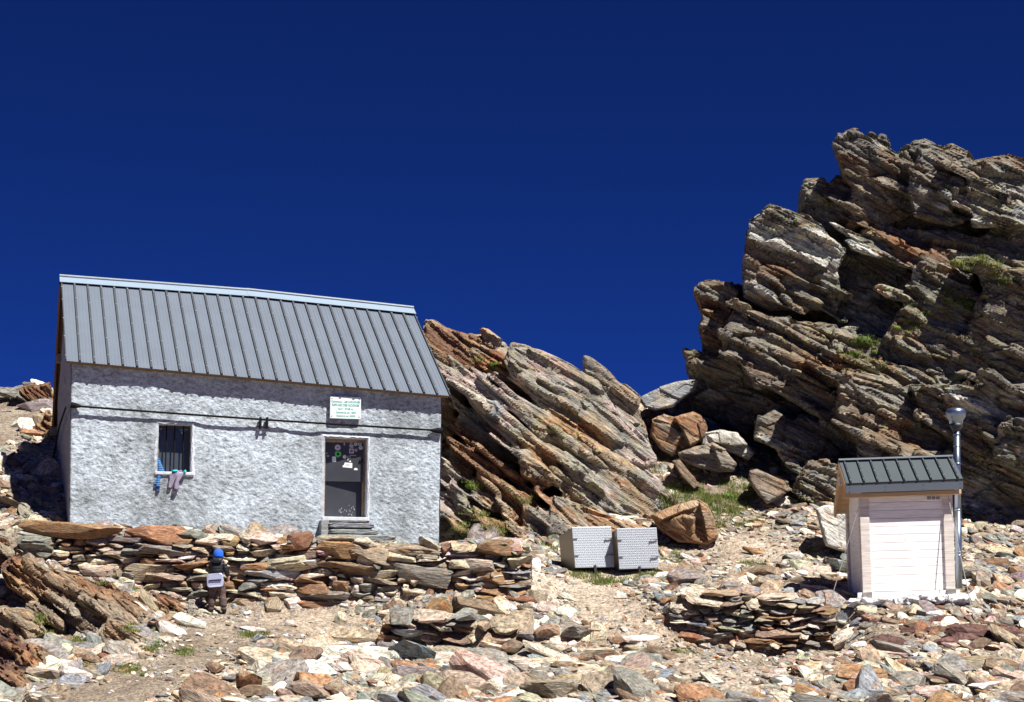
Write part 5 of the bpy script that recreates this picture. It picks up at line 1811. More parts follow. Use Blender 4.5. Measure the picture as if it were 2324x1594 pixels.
M_STRIPE, nt, b = new_mat('striped_blue_knit', 0.9)
tc = N(nt, 'ShaderNodeTexCoord').outputs['Object']
wv = N(nt, 'ShaderNodeTexWave', wave_type='BANDS', bands_direction='Z', Scale=9.0, Distortion=1.2)
nt.links.new(tc, wv.inputs['Vector'])
nt.links.new(ramp(nt, wv.outputs['Color'], [(0.42, (0.06, 0.30, 0.72)), (0.52, (0.015, 0.02, 0.06))]), b.inputs['Base Color'])
LG = empty('striped_leggings', hp(wu0, -0.02, wz0), 'blue striped leggings hanging from the left side of the window', 'leggings')
cloth('leg', [(243, 772), (262, 775), (300, 880), (342, 985), (330, 1020), (290, 1080), (268, 1150), (268, 1300), (200, 1300), (205, 1200), (225, 1100), (238, 980)], -0.03, M_STRIPE, LG, 0.05, 3)
cloth('leg', [(232, 1000), (262, 1010), (240, 1120), (215, 1240), (165, 1235), (190, 1150), (215, 1080)], -0.015, M_STRIPE, LG, 0.03, 4)
M_CUFF = simple('navy_cuff', (0.04, 0.035, 0.10), 0.9)
cloth('cuff', [(200, 1296), (266, 1296), (264, 1356), (203, 1356)], -0.035, M_CUFF, LG, 0.05, 1, 0.01)
cloth('cuff', [(164, 1232), (214, 1240), (200, 1300), (158, 1300)], -0.015, M_CUFF, LG, 0.03, 2, 0.01)
TR = empty('grey_trousers', hp(wu0 + 0.4, -0.05, wz0), 'purple-grey child trousers with turquoise waistband on the window sill', 'trousers')
M_GREYCLOTH = simple('purple_grey_jersey', (0.24, 0.21, 0.29), 0.9, 0, 0.1, 12)
cloth('leg', [(440, 1010), (480, 990), (560, 985), (620, 975), (650, 975), (625, 1040), (570, 1100), (530, 1170), (505, 1240), (470, 1300), (455, 1325), (400, 1300), (405, 1200), (420, 1080)], -0.07, M_GREYCLOTH, TR, 0.07, 5, 0.05)
cloth('leg', [(600, 1000), (680, 985), (705, 1010), (650, 1090), (590, 1180), (580, 1310), (555, 1345), (500, 1325), (515, 1220), (550, 1110)], -0.10, M_GREYCLOTH, TR, 0.06, 6, 0.04)
M_TURQ = simple('turquoise_elastic', (0.02, 0.56, 0.62), 0.8)
cloth('waistband', [(472, 978), (500, 966), (560, 962), (585, 975), (575, 1000), (510, 1008)], -0.10, M_TURQ, TR, 0.06, 7, 0.01)
cloth('waistband', [(682, 990), (705, 962), (725, 985), (722, 1015), (692, 1035)], -0.12, M_TURQ, TR, 0.05, 8, 0.01)

# ------------------------------------------------------------------ toilet hut
TY = 32.5


def tp(zx, zy, w=0.0):
    (x, y), = ZT([(zx, zy)])
    return at(x, y, TY + w)


def thex(mb, A, w0, w1, mi=0, bevel=0.0):
    """A: four zoom points (bottom-left, bottom-right, top-right, top-left) seen at depth w0; extruded straight back to w1."""
    p = [tp(*a, w0) for a in A]
    q = [v + Vector((0, w1 - w0, 0)) for v in p]
    mb.hexa([p[0], p[1], q[1], q[0], p[3], p[2], q[2], q[3]], mi, bevel)


def wood_mat(name, col, var=0.18):
    m, nt, b = new_mat(name, 0.75)
    tc = N(nt, 'ShaderNodeTexCoord').outputs['Object']
    gr = noise(nt, tc, 3.0, 6, 0.65, (1.0, 1.0, 14.0))
    kn = N(nt, 'ShaderNodeTexVoronoi', Scale=2.6)
    nt.links.new(tc, kn.inputs['Vector'])
    c = mix(nt, col, ramp(nt, gr, [(0.3, g(1 - var)), (0.7, g(1 + var))]), 1.0, 'MULTIPLY')
    c = mix(nt, c, mix(nt, c, (0.55, 0.36, 0.25), 1.0, 'MULTIPLY'), ramp(nt, kn.outputs['Distance'], [(0.02, g(0.8)), (0.045, g(0))]))
    nt.links.new(c, b.inputs['Base Color'])
    add_bump(nt, b, gr, 0.15, 0.01)
    return m


M_WOOD = wood_mat('pale_larch_boards', (0.93, 0.91, 0.895))
M_POST = wood_mat('pale_larch_posts', (0.66, 0.60, 0.55), 0.3)
M_SOFFIT = wood_mat('warm_larch', (0.60, 0.40, 0.22))
M_TROOF = simple('slate_grey_sheet', (0.075, 0.09, 0.098), 0.5, 0, 0.05, 2, spec=0.3)
M_TFASC = simple('slate_grey_fascia', (0.10, 0.115, 0.14), 0.5, 0, 0.05, 2, spec=0.3)
M_TRIB = simple('dark_roof_seam', (0.03, 0.036, 0.042), 0.5, 0, 0.05, 2)
M_ZINC, nt, b = new_mat('galvanised_pipe', 0.3, 0.9, (0.30, 0.36, 0.45))
TO = empty('toilet_hut', tp(395, 1420), 'small pale wooden toilet cabin with slate grey roof and metal flue', 'cabin')
mb = MB()
nb = 12
for k in range(nb):
    t0_, t1_ = k / nb, (k + 1) / nb
    gap = 0.0026
    l0 = lambda t: (455 + (478 - 455) * t, 718 + (1366 - 718) * t)
    r0 = lambda t: (948 + (975 - 948) * t, 706 + (1352 - 706) * t)
    thex(mb, [l0(t1_ - gap), r0(t1_ - gap), r0(t0_ + gap * 0.2), l0(t0_ + gap * 0.2)], 0.045, 0.09, 0, 0.004)
thex(mb, [(450, 1380), (1000, 1370), (975, 700), (440, 712)], 0.10, 0.12, 1)
mb.build('front_boards', [M_WOOD, M_BLACK], TO)
for A in ([(420, 1424), (482, 1424), (455, 725), (392, 728)], [(972, 1400), (1034, 1398), (1012, 704), (946, 708)]):
    mb = MB()
    thex(mb, A, 0.0, 0.16, 0, 0.008)
    mb.build('post', M_POST, TO)
mb = MB()
thex(mb, [(385, 1424), (1066, 1398), (1062, 1350), (383, 1370)], -0.045, -0.005, 0, 0.006)
for x in (416, 974):
    dy = (x - 385) * -0.038
    thex(mb, [(x, 1428 + dy), (x + 66, 1425 + dy), (x + 64, 1366 + dy), (x, 1368 + dy)], -0.075, -0.046, 1, 0.004)
mb.build('base_beam', [M_WOOD, M_GREYWOOD], TO)
# left side: corner posts and vertical boarding, door on that side
mb = MB()
pf = tp(418, 1424, 0.17)
pt = tp(393, 728, 0.17)
nb = 8
for k in range(nb):
    a0, a1 = k / nb * 1.25, ((k + 0.94) / nb) * 1.25
    sh = Vector((0.035, 0, 0))
    c = []
    for base in (pf, pt):
        for yy in (a0, a1):
            c.append(base + sh + Vector((0, yy, 0)))
    b0, b1, t0_, t1_ = c
    ex = Vector((0.03, 0, 0))
    mb.hexa([b0, b0 + ex, b1 + ex, b1, t0_, t0_ + ex, t1_ + ex, t1_])
ex = Vector((0.02, 0, 0))
mb.build('side_boards', M_WOOD, TO)
mb = MB()
for yy in (1.30,):
    c0, c1 = pf + Vector((0, yy, -0.03)), pt + Vector((0, yy, 0))
    e = Vector((0.15, 0, 0))
    f_ = Vector((0, 0.15, 0))
    mb.hexa([c0, c0 + e, c0 + e + f_, c0 + f_, c1, c1 + e, c1 + e + f_, c1 + f_], 0, 0.008)
mb.build('post', M_POST, TO)
# right and back walls
mb = MB()
rb, rt = tp(1030, 1398, 0.17), tp(1010, 706, 0.17)
e = Vector((-0.04, 0, 0))
f_ = Vector((0, 1.28, 0))
mb.hexa([rb + e, rb, rb + f_, rb + e + f_, rt + e, rt, rt + f_, rt + e + f_])
bb_, bt_ = pf + Vector((0.05, 1.33, 0)), pt + Vector((0.05, 1.33, 0))
mb.hexa([bb_, rb + Vector((-0.05, 1.28, 0)), rb + Vector((-0.05, 1.32, 0)), bb_ + Vector((0, 0.04, 0)), bt_, rt + Vector((-0.05, 1.28, 0)), rt + Vector((-0.05, 1.32, 0)), bt_ + Vector((0, 0.04, 0))])
mb.build('rear_boards', M_WOOD, TO)
# roof
OV, RW, BW = -0.17, 0.74, 1.62
e0, e1 = tp(305, 643, OV), tp(1082, 611, OV)
r0_, r1_ = tp(258, 494, RW), tp(1012, 468, RW)
k0, k1 = tp(225, 838, BW), tp(225, 838, BW) + (r1_ - r0_)
Tf = lambda s, t: (e0.lerp(e1, s)).lerp(r0_.lerp(r1_, s), t)
Tb = lambda s, t: (r0_.lerp(r1_, s)).lerp(k0.lerp(k1, s), t)
nTf = (Tf(1, 0) - Tf(0, 0)).cross(Tf(0, 1) - Tf(0, 0)).normalized()
nTb = (Tb(1, 0) - Tb(0, 0)).cross(Tb(0, 1) - Tb(0, 0)).normalized()
nTf = nTf if nTf.z > 0 else -nTf
nTb = nTb if nTb.z > 0 else -nTb
mb = MB()
slab_on(mb, Tf, nTf, 0, 1, 0, 0.995, -0.02, 0.0, 0)
slab_on(mb, Tb, nTb, 0, 1, 0.005, 1, -0.02, 0.0, 0)
for i in range(9):
    s = 0.042 + i * 0.1145
    slab_on(mb, Tf, nTf, s - 0.006, s + 0.006, -0.012, 0.93, 0.002, 0.035, 1)
    slab_on(mb, Tb, nTb, s - 0.006, s + 0.006, 0.05, 1.0, 0.002, 0.035, 1)
    for t in (0.1, 0.45, 0.8):
        p = Tf(s, t + random.uniform(-0.05, 0.05)) + nTf * 0.037
        mb.tube([p - nTf * 0.003, p + nTf * 0.006], 0.008, 6, 2)
troof = mb.build('roof', [M_TROOF, M_TRIB, M_SCREW], TO)
mb = MB()
slab_on(mb, Tf, nTf, -0.002, 1.002, 0.925, 1.0, 0.038, 0.044)
slab_on(mb, Tb, nTb, -0.002, 1.002, 0.0, 0.08, 0.038, 0.044)
mb.build('ridge_cap', simple('slate_ridge', (0.12, 0.14, 0.16), 0.5), troof)
mb = MB()
thex(mb, [(306, 708), (1083, 682), (1083, 630), (305, 660)], OV - 0.01, OV + 0.015, 0)
thex(mb, [(306, 660), (1083, 630), (1083, 614), (305, 646)], OV + 0.012, OV + 0.03, 1)
for x in (330, 568, 820, 1064):
    for dy in (0, 26):
        p = tp(x, 672 - (x - 306) * 0.0335 + dy, OV - 0.011)
        mb.tube([p, p + Vector((0, -0.004, 0))], 0.008, 6, 1)
mb.build('fascia', [M_TFASC, M_TRIB], troof)
mb = MB()
slab_on(mb, Tf, nTf, 0.012, 0.99, 0.03, 0.98, -0.07, -0.024)
slab_on(mb, Tb, nTb, 0.012, 0.99, 0.02, 0.98, -0.07, -0.024)
thex(mb, [(294, 742), (1072, 714), (1072, 684), (294, 712)], -0.10, -0.004, 0, 0.01)
mb.build('soffit', M_SOFFIT, TO)
mb = MB()
slab_on(mb, Tf, nTf, -0.006, 0.012, 0.0, 1.0, -0.16, -0.022)
slab_on(mb, Tb, nTb, -0.006, 0.012, 0.0, 1.0, -0.14, -0.022)
mb.build('bargeboard', M_SOFFIT, TO)
for (za, zb, w0, w1) in ((833, 770, 1.62, 1.78), (655, 600, 0.66, 0.80)):
    mb = MB()
    x0 = 232 if za > 700 else 262
    A = [(x0, za), (360, za - 6), (360, zb - 6), (x0, zb)]
    thex(mb, A, w0, w1, 0, 0.006)
    mb.build('purlin', M_POST, TO)
mb = MB()
c = [tp(340, 740, 0.2), tp(340, 740, 0.2) + Vector((0.03, 0, 0)), pt + Vector((0.06, 1.4, -0.02)), pt + Vector((0.03, 1.4, -0.02))]
top = [r0_.lerp(r1_, 0.13) + Vector((0, -0.02, -0.12)), r0_.lerp(r1_, 0.145) + Vector((0, -0.02, -0.12))]
g0, g1 = pt + Vector((0.03, -0.1, 0)), pt + Vector((0.03, 1.4, 0))
tpz = Vector((g0.x, r0_.y, r0_.z - 0.14))
ex = Vector((0.03, 0, 0))
mb.add([g0, g1, tpz, g0 + ex, g1 + ex, tpz + ex], [(0, 1, 2), (5, 4, 3), (0, 3, 4, 1), (1, 4, 5, 2), (2, 5, 3, 0)])
g0, g1 = rt + Vector((-0.03, -0.1, 0)), rt + Vector((-0.03, 1.35, 0))
tpz = Vector((g0.x, r1_.y, r1_.z - 0.14))
mb.add([g0, g1, tpz, g0 - ex, g1 - ex, tpz - ex], [(0, 1, 2), (5, 4, 3), (0, 3, 4, 1), (1, 4, 5, 2), (2, 5, 3, 0)])
mb.build('gable_boards', M_WOOD, TO)
mb = MB()
thex(mb, [(838, 754), (934, 751), (933, 724), (838, 727)], 0.025, 0.044, 0, 0.003)
for x in (844, 874, 904):
    thex(mb, [(x, 751), (x + 25, 750), (x + 25, 729), (x, 730)], 0.020, 0.0255, 1)
mb.build('vent_grille', [M_WOOD, simple('grey_mesh', (0.25, 0.25, 0.24), 0.7)], TO)
# pad
st = Stones()
for k in range(60):
    x = 345 + 760 * k / 59
    y = 1436 - (x - 345) * 0.043
    p = tp(x, y, RNG.uniform(-0.16, -0.02))
    st.add(PROTO[3][int(RNG.integers(40))], rot(RNG.normal(0, .3), RNG.normal(0, .2), RNG.uniform(0, 3)), (RNG.uniform(0.07, 0.14), 0.14, RNG.uniform(0.04, 0.075)), p, np.array((0.45, 0.45, 0.46)) * RNG.uniform(0.8, 1.1))
q0, q1 = tp(360, 1424, 0.0), tp(1090, 1400, 0.0)
V8 = np.array([[x, y, z] for z in (-0.25, 0.0) for x, y in ((q0.x, TY - 0.1), (q1.x, TY - 0.1), (q1.x, TY + 1.6), (q0.x, TY + 1.6))])
V8[:4, 2] += q0.z
V8[4:6, 2] = [q0.z - 0.01, q1.z - 0.01]
V8[6:, 2] = [q1.z - 0.01, q0.z - 0.01]
pad = link('concrete_pad', st.mesh('concrete_pad', simple('pale_concrete', (0.62, 0.62, 0.62), 0.95, 0, 0.3, 18, 0.8)), TO)
mb = MB()
mb.hexa([Vector(v) for v in V8])
mb.build('pad_slab', simple('pad_concrete', (0.5, 0.5, 0.5), 0.95, 0, 0.25, 14, 0.5), pad)
# flue
pw = 1.0
f0, f1, f2 = tp(1056, 1340, pw), tp(1048, 820, pw), tp(1041, 300, pw)
rr = 21.5 * 0.3417 * (TY + pw) / FPX
mb = MB()
mb.tube([f0, f1], rr * 1.06, 20)
mb.tube([f1 + Vector((0, 0, -0.02)), f2], rr, 20)
for zz in (395, 318, 512, 1100, 1122, 820):
    p = tp(1056 - (1340 - zz) / 1040 * 15, zz, pw)
    mb.tube([p + Vector((0, 0, -0.012)), p + Vector((0, 0, 0.012))], rr * 1.12, 20, 0)
pipe = mb.build('flue', M_ZINC, TO, True)
s_ = 0.3417 * (TY + pw) / FPX
cb = tp(1039, 300, pw)
mb = MB()
mb.lathe(cb, [(22 * s_, 0), (25 * s_, 10 * s_), (42 * s_, 35 * s_), (44 * s_, 52 * s_)], 28, 1)
mb.lathe(cb + Vector((0, 0, 53 * s_)), [(44 * s_, 0), (46 * s_, 20 * s_), (62 * s_, 45 * s_), (67 * s_, 70 * s_), (64 * s_, 88 * s_), (54 * s_, 100 * s_), (36 * s_, 106 * s_), (10 * s_, 108 * s_)], 28, 0)
mb.build('cowl', [M_ZINC, simple('dark_collar', (0.05, 0.055, 0.065), 0.5, 0.4)], pipe, True)
# guys
M_WIRE = simple('steel_wire', (0.55, 0.56, 0.58), 0.4, 0.5)
for A, B_, wa, gy_ in (((417, 712), (158, 1560), -0.02, None), ((976, 690), (1160, 1560), -0.02, None)):
    (bx, by), = ZT([B_])
    hitp = ground_hit(bx, by)
    mb = MB()
    mb.tube([tp(*A, wa), hitp + Vector((0, 0, -0.05))], 0.0075, 6)
    mb.build('guy_wire', M_WIRE, TO)

# ------------------------------------------------------------------ metal chests
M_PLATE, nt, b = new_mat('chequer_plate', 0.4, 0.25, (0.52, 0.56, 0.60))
M_PSIDE, nt, b = new_mat('chequer_plate_shaded', 0.45, 0.75, (0.20, 0.18, 0.145))  # same plate, with the side's shade and brownish reflection put into the base colour


def chest(label, TL, TRp, BL, back, Yf, tilt):
    """front corners in zoom pixels; back: where the rear top-left corner shows."""
    o_ = at(*ZC([TL])[0], Yf)
    ur_ = at(*ZC([TRp])[0], Yf + 0.22) - o_
    dn = at(*ZC([BL])[0], Yf - tilt) - o_
    bk_ = at(*ZC([back])[0], Yf + 0.95) - o_
    P = lambda a, b2, c: o_ + ur_ * a + dn * b2 + bk_ * c
    root = empty('metal_chest', P(0, 1, 0), label, 'chest', 'metal chests beside the path')
    mb = MB()
    mb.hexa([P(0, 1, 0.02), P(1, 1, 0.02), P(1, 1, 1), P(0, 1, 1), P(0, 0, 0.02), P(1, 0, 0.02), P(1, 0, 1), P(0, 0, 1)], 0, 0.006)
    body = mb.build('body', M_PSIDE, root)
    mb = MB()
    mb.hexa([P(-.004, 1.004, -0.012), P(1.004, 1.004, -0.012), P(1.004, 1.004, 0.018), P(-.004, 1.004, 0.018), P(-.004, -.004, -0.012), P(1.004, -.004, -0.012), P(1.004, -.004, 0.018), P(-.004, -.004, 0.018)], 0, 0.004)
    # raised tear-drops of the chequer plate
    nxr, nzr_ = 20, 17
    for i in range(nxr):
        for j in range(nzr_):
            cx, cz_ = (i + 0.5 + 0.25 * (j % 2)) / (nxr + 0.3), (j + 0.5) / nzr_
            a, h = 0.017, 0.012
            s = 1 if (i + j) % 2 else -1
            c0 = P(cx, cz_, -0.013)
            e1_ = (ur_ * a + dn * h * s)
            e2_ = (ur_ * h * 0.55 - dn * a * s * 0.55)
            nn = bk_ * -0.011
            mb.add([c0 - e1_, c0 + e2_, c0 + e1_, c0 - e2_, c0 + nn], [(0, 1, 4), (1, 2, 4), (2, 3, 4), (3, 0, 4)], 0)
    mb.build('door', M_PLATE, root)
    for vz in (0.29, 0.71):
        m1 = MB()
        m1.hexa([P(0.0, vz + .012, -0.03), P(0.10, vz + .012, -0.03), P(0.10, vz + .012, -0.014), P(0, vz + .012, -0.014), P(0, vz - .016, -0.03), P(0.10, vz - .016, -0.03), P(0.10, vz - .016, -0.014), P(0, vz - .016, -0.014)])
        m1.build('hinge', M_GREYMET, root)
        m2 = MB()
        m2.tube([P(1.0, vz, -0.03), P(0.93, vz, -0.045), P(0.86, vz - 0.01, -0.05), P(0.82, vz - 0.004, -0.045), P(0.82, vz + 0.04, -0.045)], 0.012, 8)
        m2.build('latch', M_GREYMET, root)
    m3 = MB()
    m3.hexa([P(.47, 1.16, -.03), P(.53, 1.16, -.03), P(.53, 1.16, 0.05), P(.47, 1.16, 0.05), P(.47, .95, -.03), P(.53, .95, -.03), P(.53, .95, -.016), P(.47, .95, -.016)], 0)
    m3.build('leg', M_BLACK, root)
    m4 = MB()
    for c in (0.25, 0.8):
        m4.hexa([P(.06, 1.13, c), P(.94, 1.13, c), P(.94, 1.13, c + .08), P(.06, 1.13, c + .08), P(.06, 1.0, c), P(.94, 1.0, c), P(.94, 1.0, c + .08), P(.06, 1.0, c + .08)])
    m4.build('runner', M_BLACK, root)
    return root


M_GREYMET = simple('dull_metal', (0.20, 0.19, 0.18), 0.5, 0.5)
chest('left one of the two chequer plate chests, its left side fully visible', (562, 304), (1125, 295), (611, 889), (371, 432), 35.75, 0.05)
chest('right one of the two chequer plate chests, brighter front', (1212, 322), (1786, 310), (1252, 908), (1075, 432), 35.65, -0.02)

# ------------------------------------------------------------------ the child
CY = 33.08
C0 = at(493, 1388, CY)
C0.z = min(C0.z, float(ground_z(C0.x, CY)[0]) + 0.02) if abs(C0.z - float(ground_z(C0.x, CY)[0])) < 0.15 else C0.z
CH = empty('person', C0, 'child in blue hat, dark puffer jacket and brown trousers facing the dry stone wall', 'person')


def skin(name, verts, edges, mat, parent, sub=2, root=0):
    me = bpy.data.meshes.new(name)
    me.from_pydata([v[:3] for v in verts], edges, [])
    o = bpy.data.objects.new(name, me)
    COL.objects.link(o)
    md = o.modifiers.new('s', 'SKIN')
    md.use_smooth_shade = True
    for i, v in enumerate(verts):
        r = v[3]
        me.skin_vertices[0].data[i].radius = r if isinstance(r, tuple) else (r, r)
        me.skin_vertices[0].data[i].use_root = (i == root)
    m2 = o.modifiers.new('d', 'SUBSURF')
    m2.levels = m2.render_levels = sub
    dg = bpy.context.evaluated_depsgraph_get()
    dg.update()
    me2 = bpy.data.meshes.new_from_object(o.evaluated_get(dg))
    bpy.data.objects.remove(o)
    me2.materials.clear()
    me2.materials.append(mat)
    for p in me2.polygons:
        p.use_smooth = True
    o = link(name, me2, parent, False)
    return o


M_SKIN = simple('skin', (0.55, 0.33, 0.24), 0.6, 0, 0.05)
M_JACK = simple('black_quilted_nylon', (0.010, 0.010, 0.016), 0.5, 0, 0.2, 20, 0.2)
M_TROU = simple('brown_ski_trousers', (0.10, 0.066, 0.06), 0.8, 0, 0.15, 9, 0.3)
M_BOOT = simple('dark_brown_boots', (0.05, 0.035, 0.028), 0.7, 0, 0.2)
M_HAT = simple('bright_blue_knit', (0.012, 0.12, 0.72), 0.85, 0, 0.35, 30, 0.6, (3, 3, 0.6))
# body: pelvis, spine, neck, head, arms with hands, legs
bv = [(-0.01, 0.02, 0.58, 0.085), (-0.01, 0.015, 0.76, 0.085), (-0.01, 0.02, 0.90, 0.075), (-0.01, 0.03, 0.965, 0.042), (-0.01, 0.045, 1.04, 0.075), (-0.01, 0.05, 1.09, 0.058),
      (-0.115, 0.02, 0.90, 0.045), (-0.15, 0.10, 0.75, 0.034), (-0.07, 0.20, 0.72, 0.026), (-0.045, 0.235, 0.715, 0.026),
      (0.10, 0.02, 0.90, 0.045), (0.142, 0.02, 0.75, 0.034), (0.163, 0.07, 0.635, 0.026), (0.165, 0.085, 0.60, 0.028),
      (-0.085, 0.02, 0.50, 0.066), (-0.098, 0.03, 0.29, 0.05), (-0.112, 0.03, 0.06, 0.04), (-0.116, 0.09, 0.03, 0.035),
      (0.065, 0.02, 0.50, 0.066), (0.085, 0.03, 0.29, 0.05), (0.108, 0.03, 0.06, 0.04), (0.116, 0.09, 0.03, 0.035),
      (-0.01, 0.13, 1.03, 0.014), (-0.088, 0.045, 1.035, 0.016), (0.068, 0.045, 1.035, 0.016)]
be = [(0, 1), (1, 2), (2, 3), (3, 4), (4, 5), (2, 6), (6, 7), (7, 8), (8, 9), (2, 10), (10, 11), (11, 12), (12, 13), (0, 14), (14, 15), (15, 16), (16, 17), (0, 18), (18, 19), (19, 20), (20, 21), (4, 22), (4, 23), (4, 24)]
for (h, d0, up) in ((9, Vector((0.6, 0.75, 0)), Vector((0, 0, 1))), (13, Vector((0.05, 0.2, -1)), Vector((0.3, 1, 0)))):
    d0 = d0.normalized()
    sd = d0.cross(up).normalized()
    for k, (off, ln) in enumerate(((-0.021, 0.036), (-0.007, 0.045), (0.007, 0.042), (0.021, 0.032), (None, 0.03))):
        c = Vector(bv[h][:3])
        if off is None:
            a_ = c + up.normalized() * 0.022
            b2 = a_ + (d0 * 0.7 + up.normalized() * 0.6).normalized() * ln
        else:
            a_ = c + d0 * 0.03 + sd * off
            b2 = a_ + (d0 - up.normalized() * 0.45).normalized() * ln
        i0 = len(bv)
        bv += [(*a_, 0.0085), (*b2, 0.0068)]
        be += [(h, i0), (i0, i0 + 1)]
skin('body', bv, be, M_SKIN, CH)
for ex_ in (-0.04, 0.02):
    mb = MB()
    p = Vector((ex_, 0.118, 1.05))
    mb.lathe(p - Vector((0, 0, 0.008)), [(0.002, 0), (0.008, 0.004), (0.009, 0.008), (0.008, 0.012), (0.002, 0.016)], 10)
    mb.build('eye', M_BLACK, CH, True, False)
jv = [(-0.012, 0.005, 0.66, (0.135, 0.105)), (-0.012, 0.0, 0.76, (0.118, 0.10)), (-0.012, 0.005, 0.86, (0.115, 0.095)), (-0.012, 0.02, 0.935, (0.075, 0.07)), (-0.012, 0.03, 0.975, 0.06),
      (-0.105, 0.015, 0.895, 0.062), (-0.145, 0.06, 0.79, 0.056), (-0.15, 0.12, 0.745, 0.05), (-0.085, 0.195, 0.72, 0.042),
      (0.088, 0.015, 0.895, 0.062), (0.125, 0.015, 0.80, 0.056), (0.145, 0.03, 0.72, 0.05), (0.163, 0.068, 0.64, 0.042)]
je = [(0, 1), (1, 2), (2, 3), (3, 4), (2, 5), (5, 6), (6, 7), (7, 8), (2, 9), (9, 10), (10, 11), (11, 12)]
jk = skin('jacket', jv, je, M_JACK, CH, 3)
co = np.array([v.co[:] for v in jk.data.vertices])
nn_ = np.array([v.normal[:] for v in jk.data.vertices])
pf_ = 0.012 * np.abs(np.sin(co[:, 2] * math.pi / 0.055)) ** 0.6
for v, a_, q in zip(jk.data.vertices, nn_, pf_):
    v.co += Vector(a_) * (q - 0.006)
hd = skin('hood', [(-0.09, -0.055, 0.90, 0.035), (-0.06, -0.085, 0.915, 0.045), (-0.012, -0.095, 0.91, 0.05), (0.035, -0.085, 0.915, 0.045), (0.065, -0.055, 0.93, 0.035), (-0.012, -0.06, 0.955, 0.05)],
          [(0, 1), (1, 2), (2, 3), (3, 4), (2, 5)], M_JACK, jk, 2, 2)
tv_ = [(-0.012, 0.01, 0.62, (0.12, 0.10)), (-0.012, 0.01, 0.54, (0.115, 0.10)), (-0.082, 0.015, 0.44, 0.078), (-0.097, 0.025, 0.29, 0.067), (-0.112, 0.025, 0.09, 0.075), (0.066, 0.015, 0.44, 0.078), (0.086, 0.025, 0.29, 0.067), (0.108, 0.025, 0.09, 0.075)]
tr = skin('trousers', tv_, [(0, 1), (1, 2), (2, 3), (3, 4), (1, 5), (5, 6), (6, 7)], M_TROU, CH, 3)
co = np.array([v.co[:] for v in tr.data.vertices])
q = (fbm(co * np.array([9, 9, 16]), 3, 7) - 0.5) * 0.035
for v, a_ in zip(tr.data.vertices, q):
    v.co += v.normal * a_
for bx in (-0.113, 0.112):
    skin('boot', [(bx, 0.0, 0.055, 0.055), (bx, 0.02, 0.10, 0.062), (bx, 0.07, 0.035, 0.042), (bx + (0.006 if bx > 0 else -0.006), 0.13, 0.028, 0.035)], [(1, 0), (0, 2), (2, 3)], M_BOOT, CH, 2, 1)
mb = MB()
prof = [(0.089, -0.075), (0.092, -0.045), (0.091, 0.0), (0.082, 0.035), (0.062, 0.062), (0.034, 0.078), (0.008, 0.083)]
mb.lathe((-0.011, 0.035, 1.052), prof, 28)
ht = mb.build('hat', M_HAT, CH, True, False)
for v in ht.data.vertices:
    a_ = math.atan2(v.co.y - 0.035, v.co.x + 0.011)
    v.co += Vector((math.cos(a_), math.sin(a_), 0)) * 0.004 * math.sin(14 * a_)
# sit pad hanging on the child's back
SPD = empty('sitting_pad', C0 + Vector((-0.035, -0.125, 0.57)), 'silver padded sitting mat with a black strap worn on the seat of the child', 'mat')
bm = bmesh.new()
outl = []
for (cx, cz_), a0 in (((0.095, 0.07), 0), ((-0.095, 0.07), 90), ((-0.095, -0.07), 180), ((0.095, -0.07), 270)):
    for k in range(6):
        a_ = rad(a0 + 18 * k)
        outl.append((cx + 0.05 * math.cos(a_), cz_ + 0.05 * math.sin(a_)))
mb = MB()
n = len(outl)
tl = rad(4)
pt2 = [(x * math.cos(tl) - z * math.sin(tl), x * math.sin(tl) + z * math.cos(tl)) for x, z in outl]
bulge = lambda x: 0.25 * x * x
fr_ = [(x, bulge(x) * 3 - 0.010, z) for x, z in pt2]
f2_ = [(x * 0.94, bulge(x) * 3 - 0.016, z * 0.94) for x, z in pt2]
bk2 = [(x, bulge(x) * 3 + 0.010, z) for x, z in pt2]
mb.add(f2_ + fr_ + bk2, [tuple(range(n - 1, -1, -1))] + [(k, (k + 1) % n, n + (k + 1) % n, n + k) for k in range(n)] + [(n + k, n + (k + 1) % n, 2 * n + (k + 1) % n, 2 * n + k) for k in range(n)] + [tuple(2 * n + k for k in range(n))])
mb.build('pad', simple('silver_foil_pad', (0.58, 0.62, 0.82), 0.35, 0.35, 0.12, 30, 0.25), SPD, False, False)
mb = MB()
mb.hexa([(-0.105, -0.0195, -0.018), (0.11, -0.0195, -0.002), (0.11, -0.004, -0.002), (-0.105, -0.004, -0.018), (-0.105, -0.0195, 0.006), (0.11, -0.0195, 0.022), (0.11, -0.004, 0.022), (-0.105, -0.004, 0.006)])
mb.build('strap', M_BLACK, SPD, False, False)
bm.free()

# ------------------------------------------------------------------ grass and cushion plants
M_GRASS, nt, b = new_mat('alpine_grass', 0.8)
at_ = N(nt, 'ShaderNodeAttribute', attribute_name='tone')
nt.links.new(at_.outputs['Color'], b.inputs['Base Color'])
b.inputs['Specular IOR Level'].default_value = 0.2
bvh = [BVHTree.FromPolygons([tuple(v) for v in V_], [tuple(f) for f in F_]) for V_, F_ in (slab_VF, out_VF, crag_VF)]


def surf_hit(px, py):
    d = ray(px, py)
    best = None
    for t in bvh:
        r = t.ray_cast(Vector((0, 0, 0)), d)
        if r[0] is not None and (best is None or r[3] < best[2]):
            best = (r[0], r[1], r[3])
    p = ground_hit(px, py)
    if best is None or p.length < best[2]:
        return p, Vector((0, -0.25, 1)).normalized()
    return best[0], best[1]


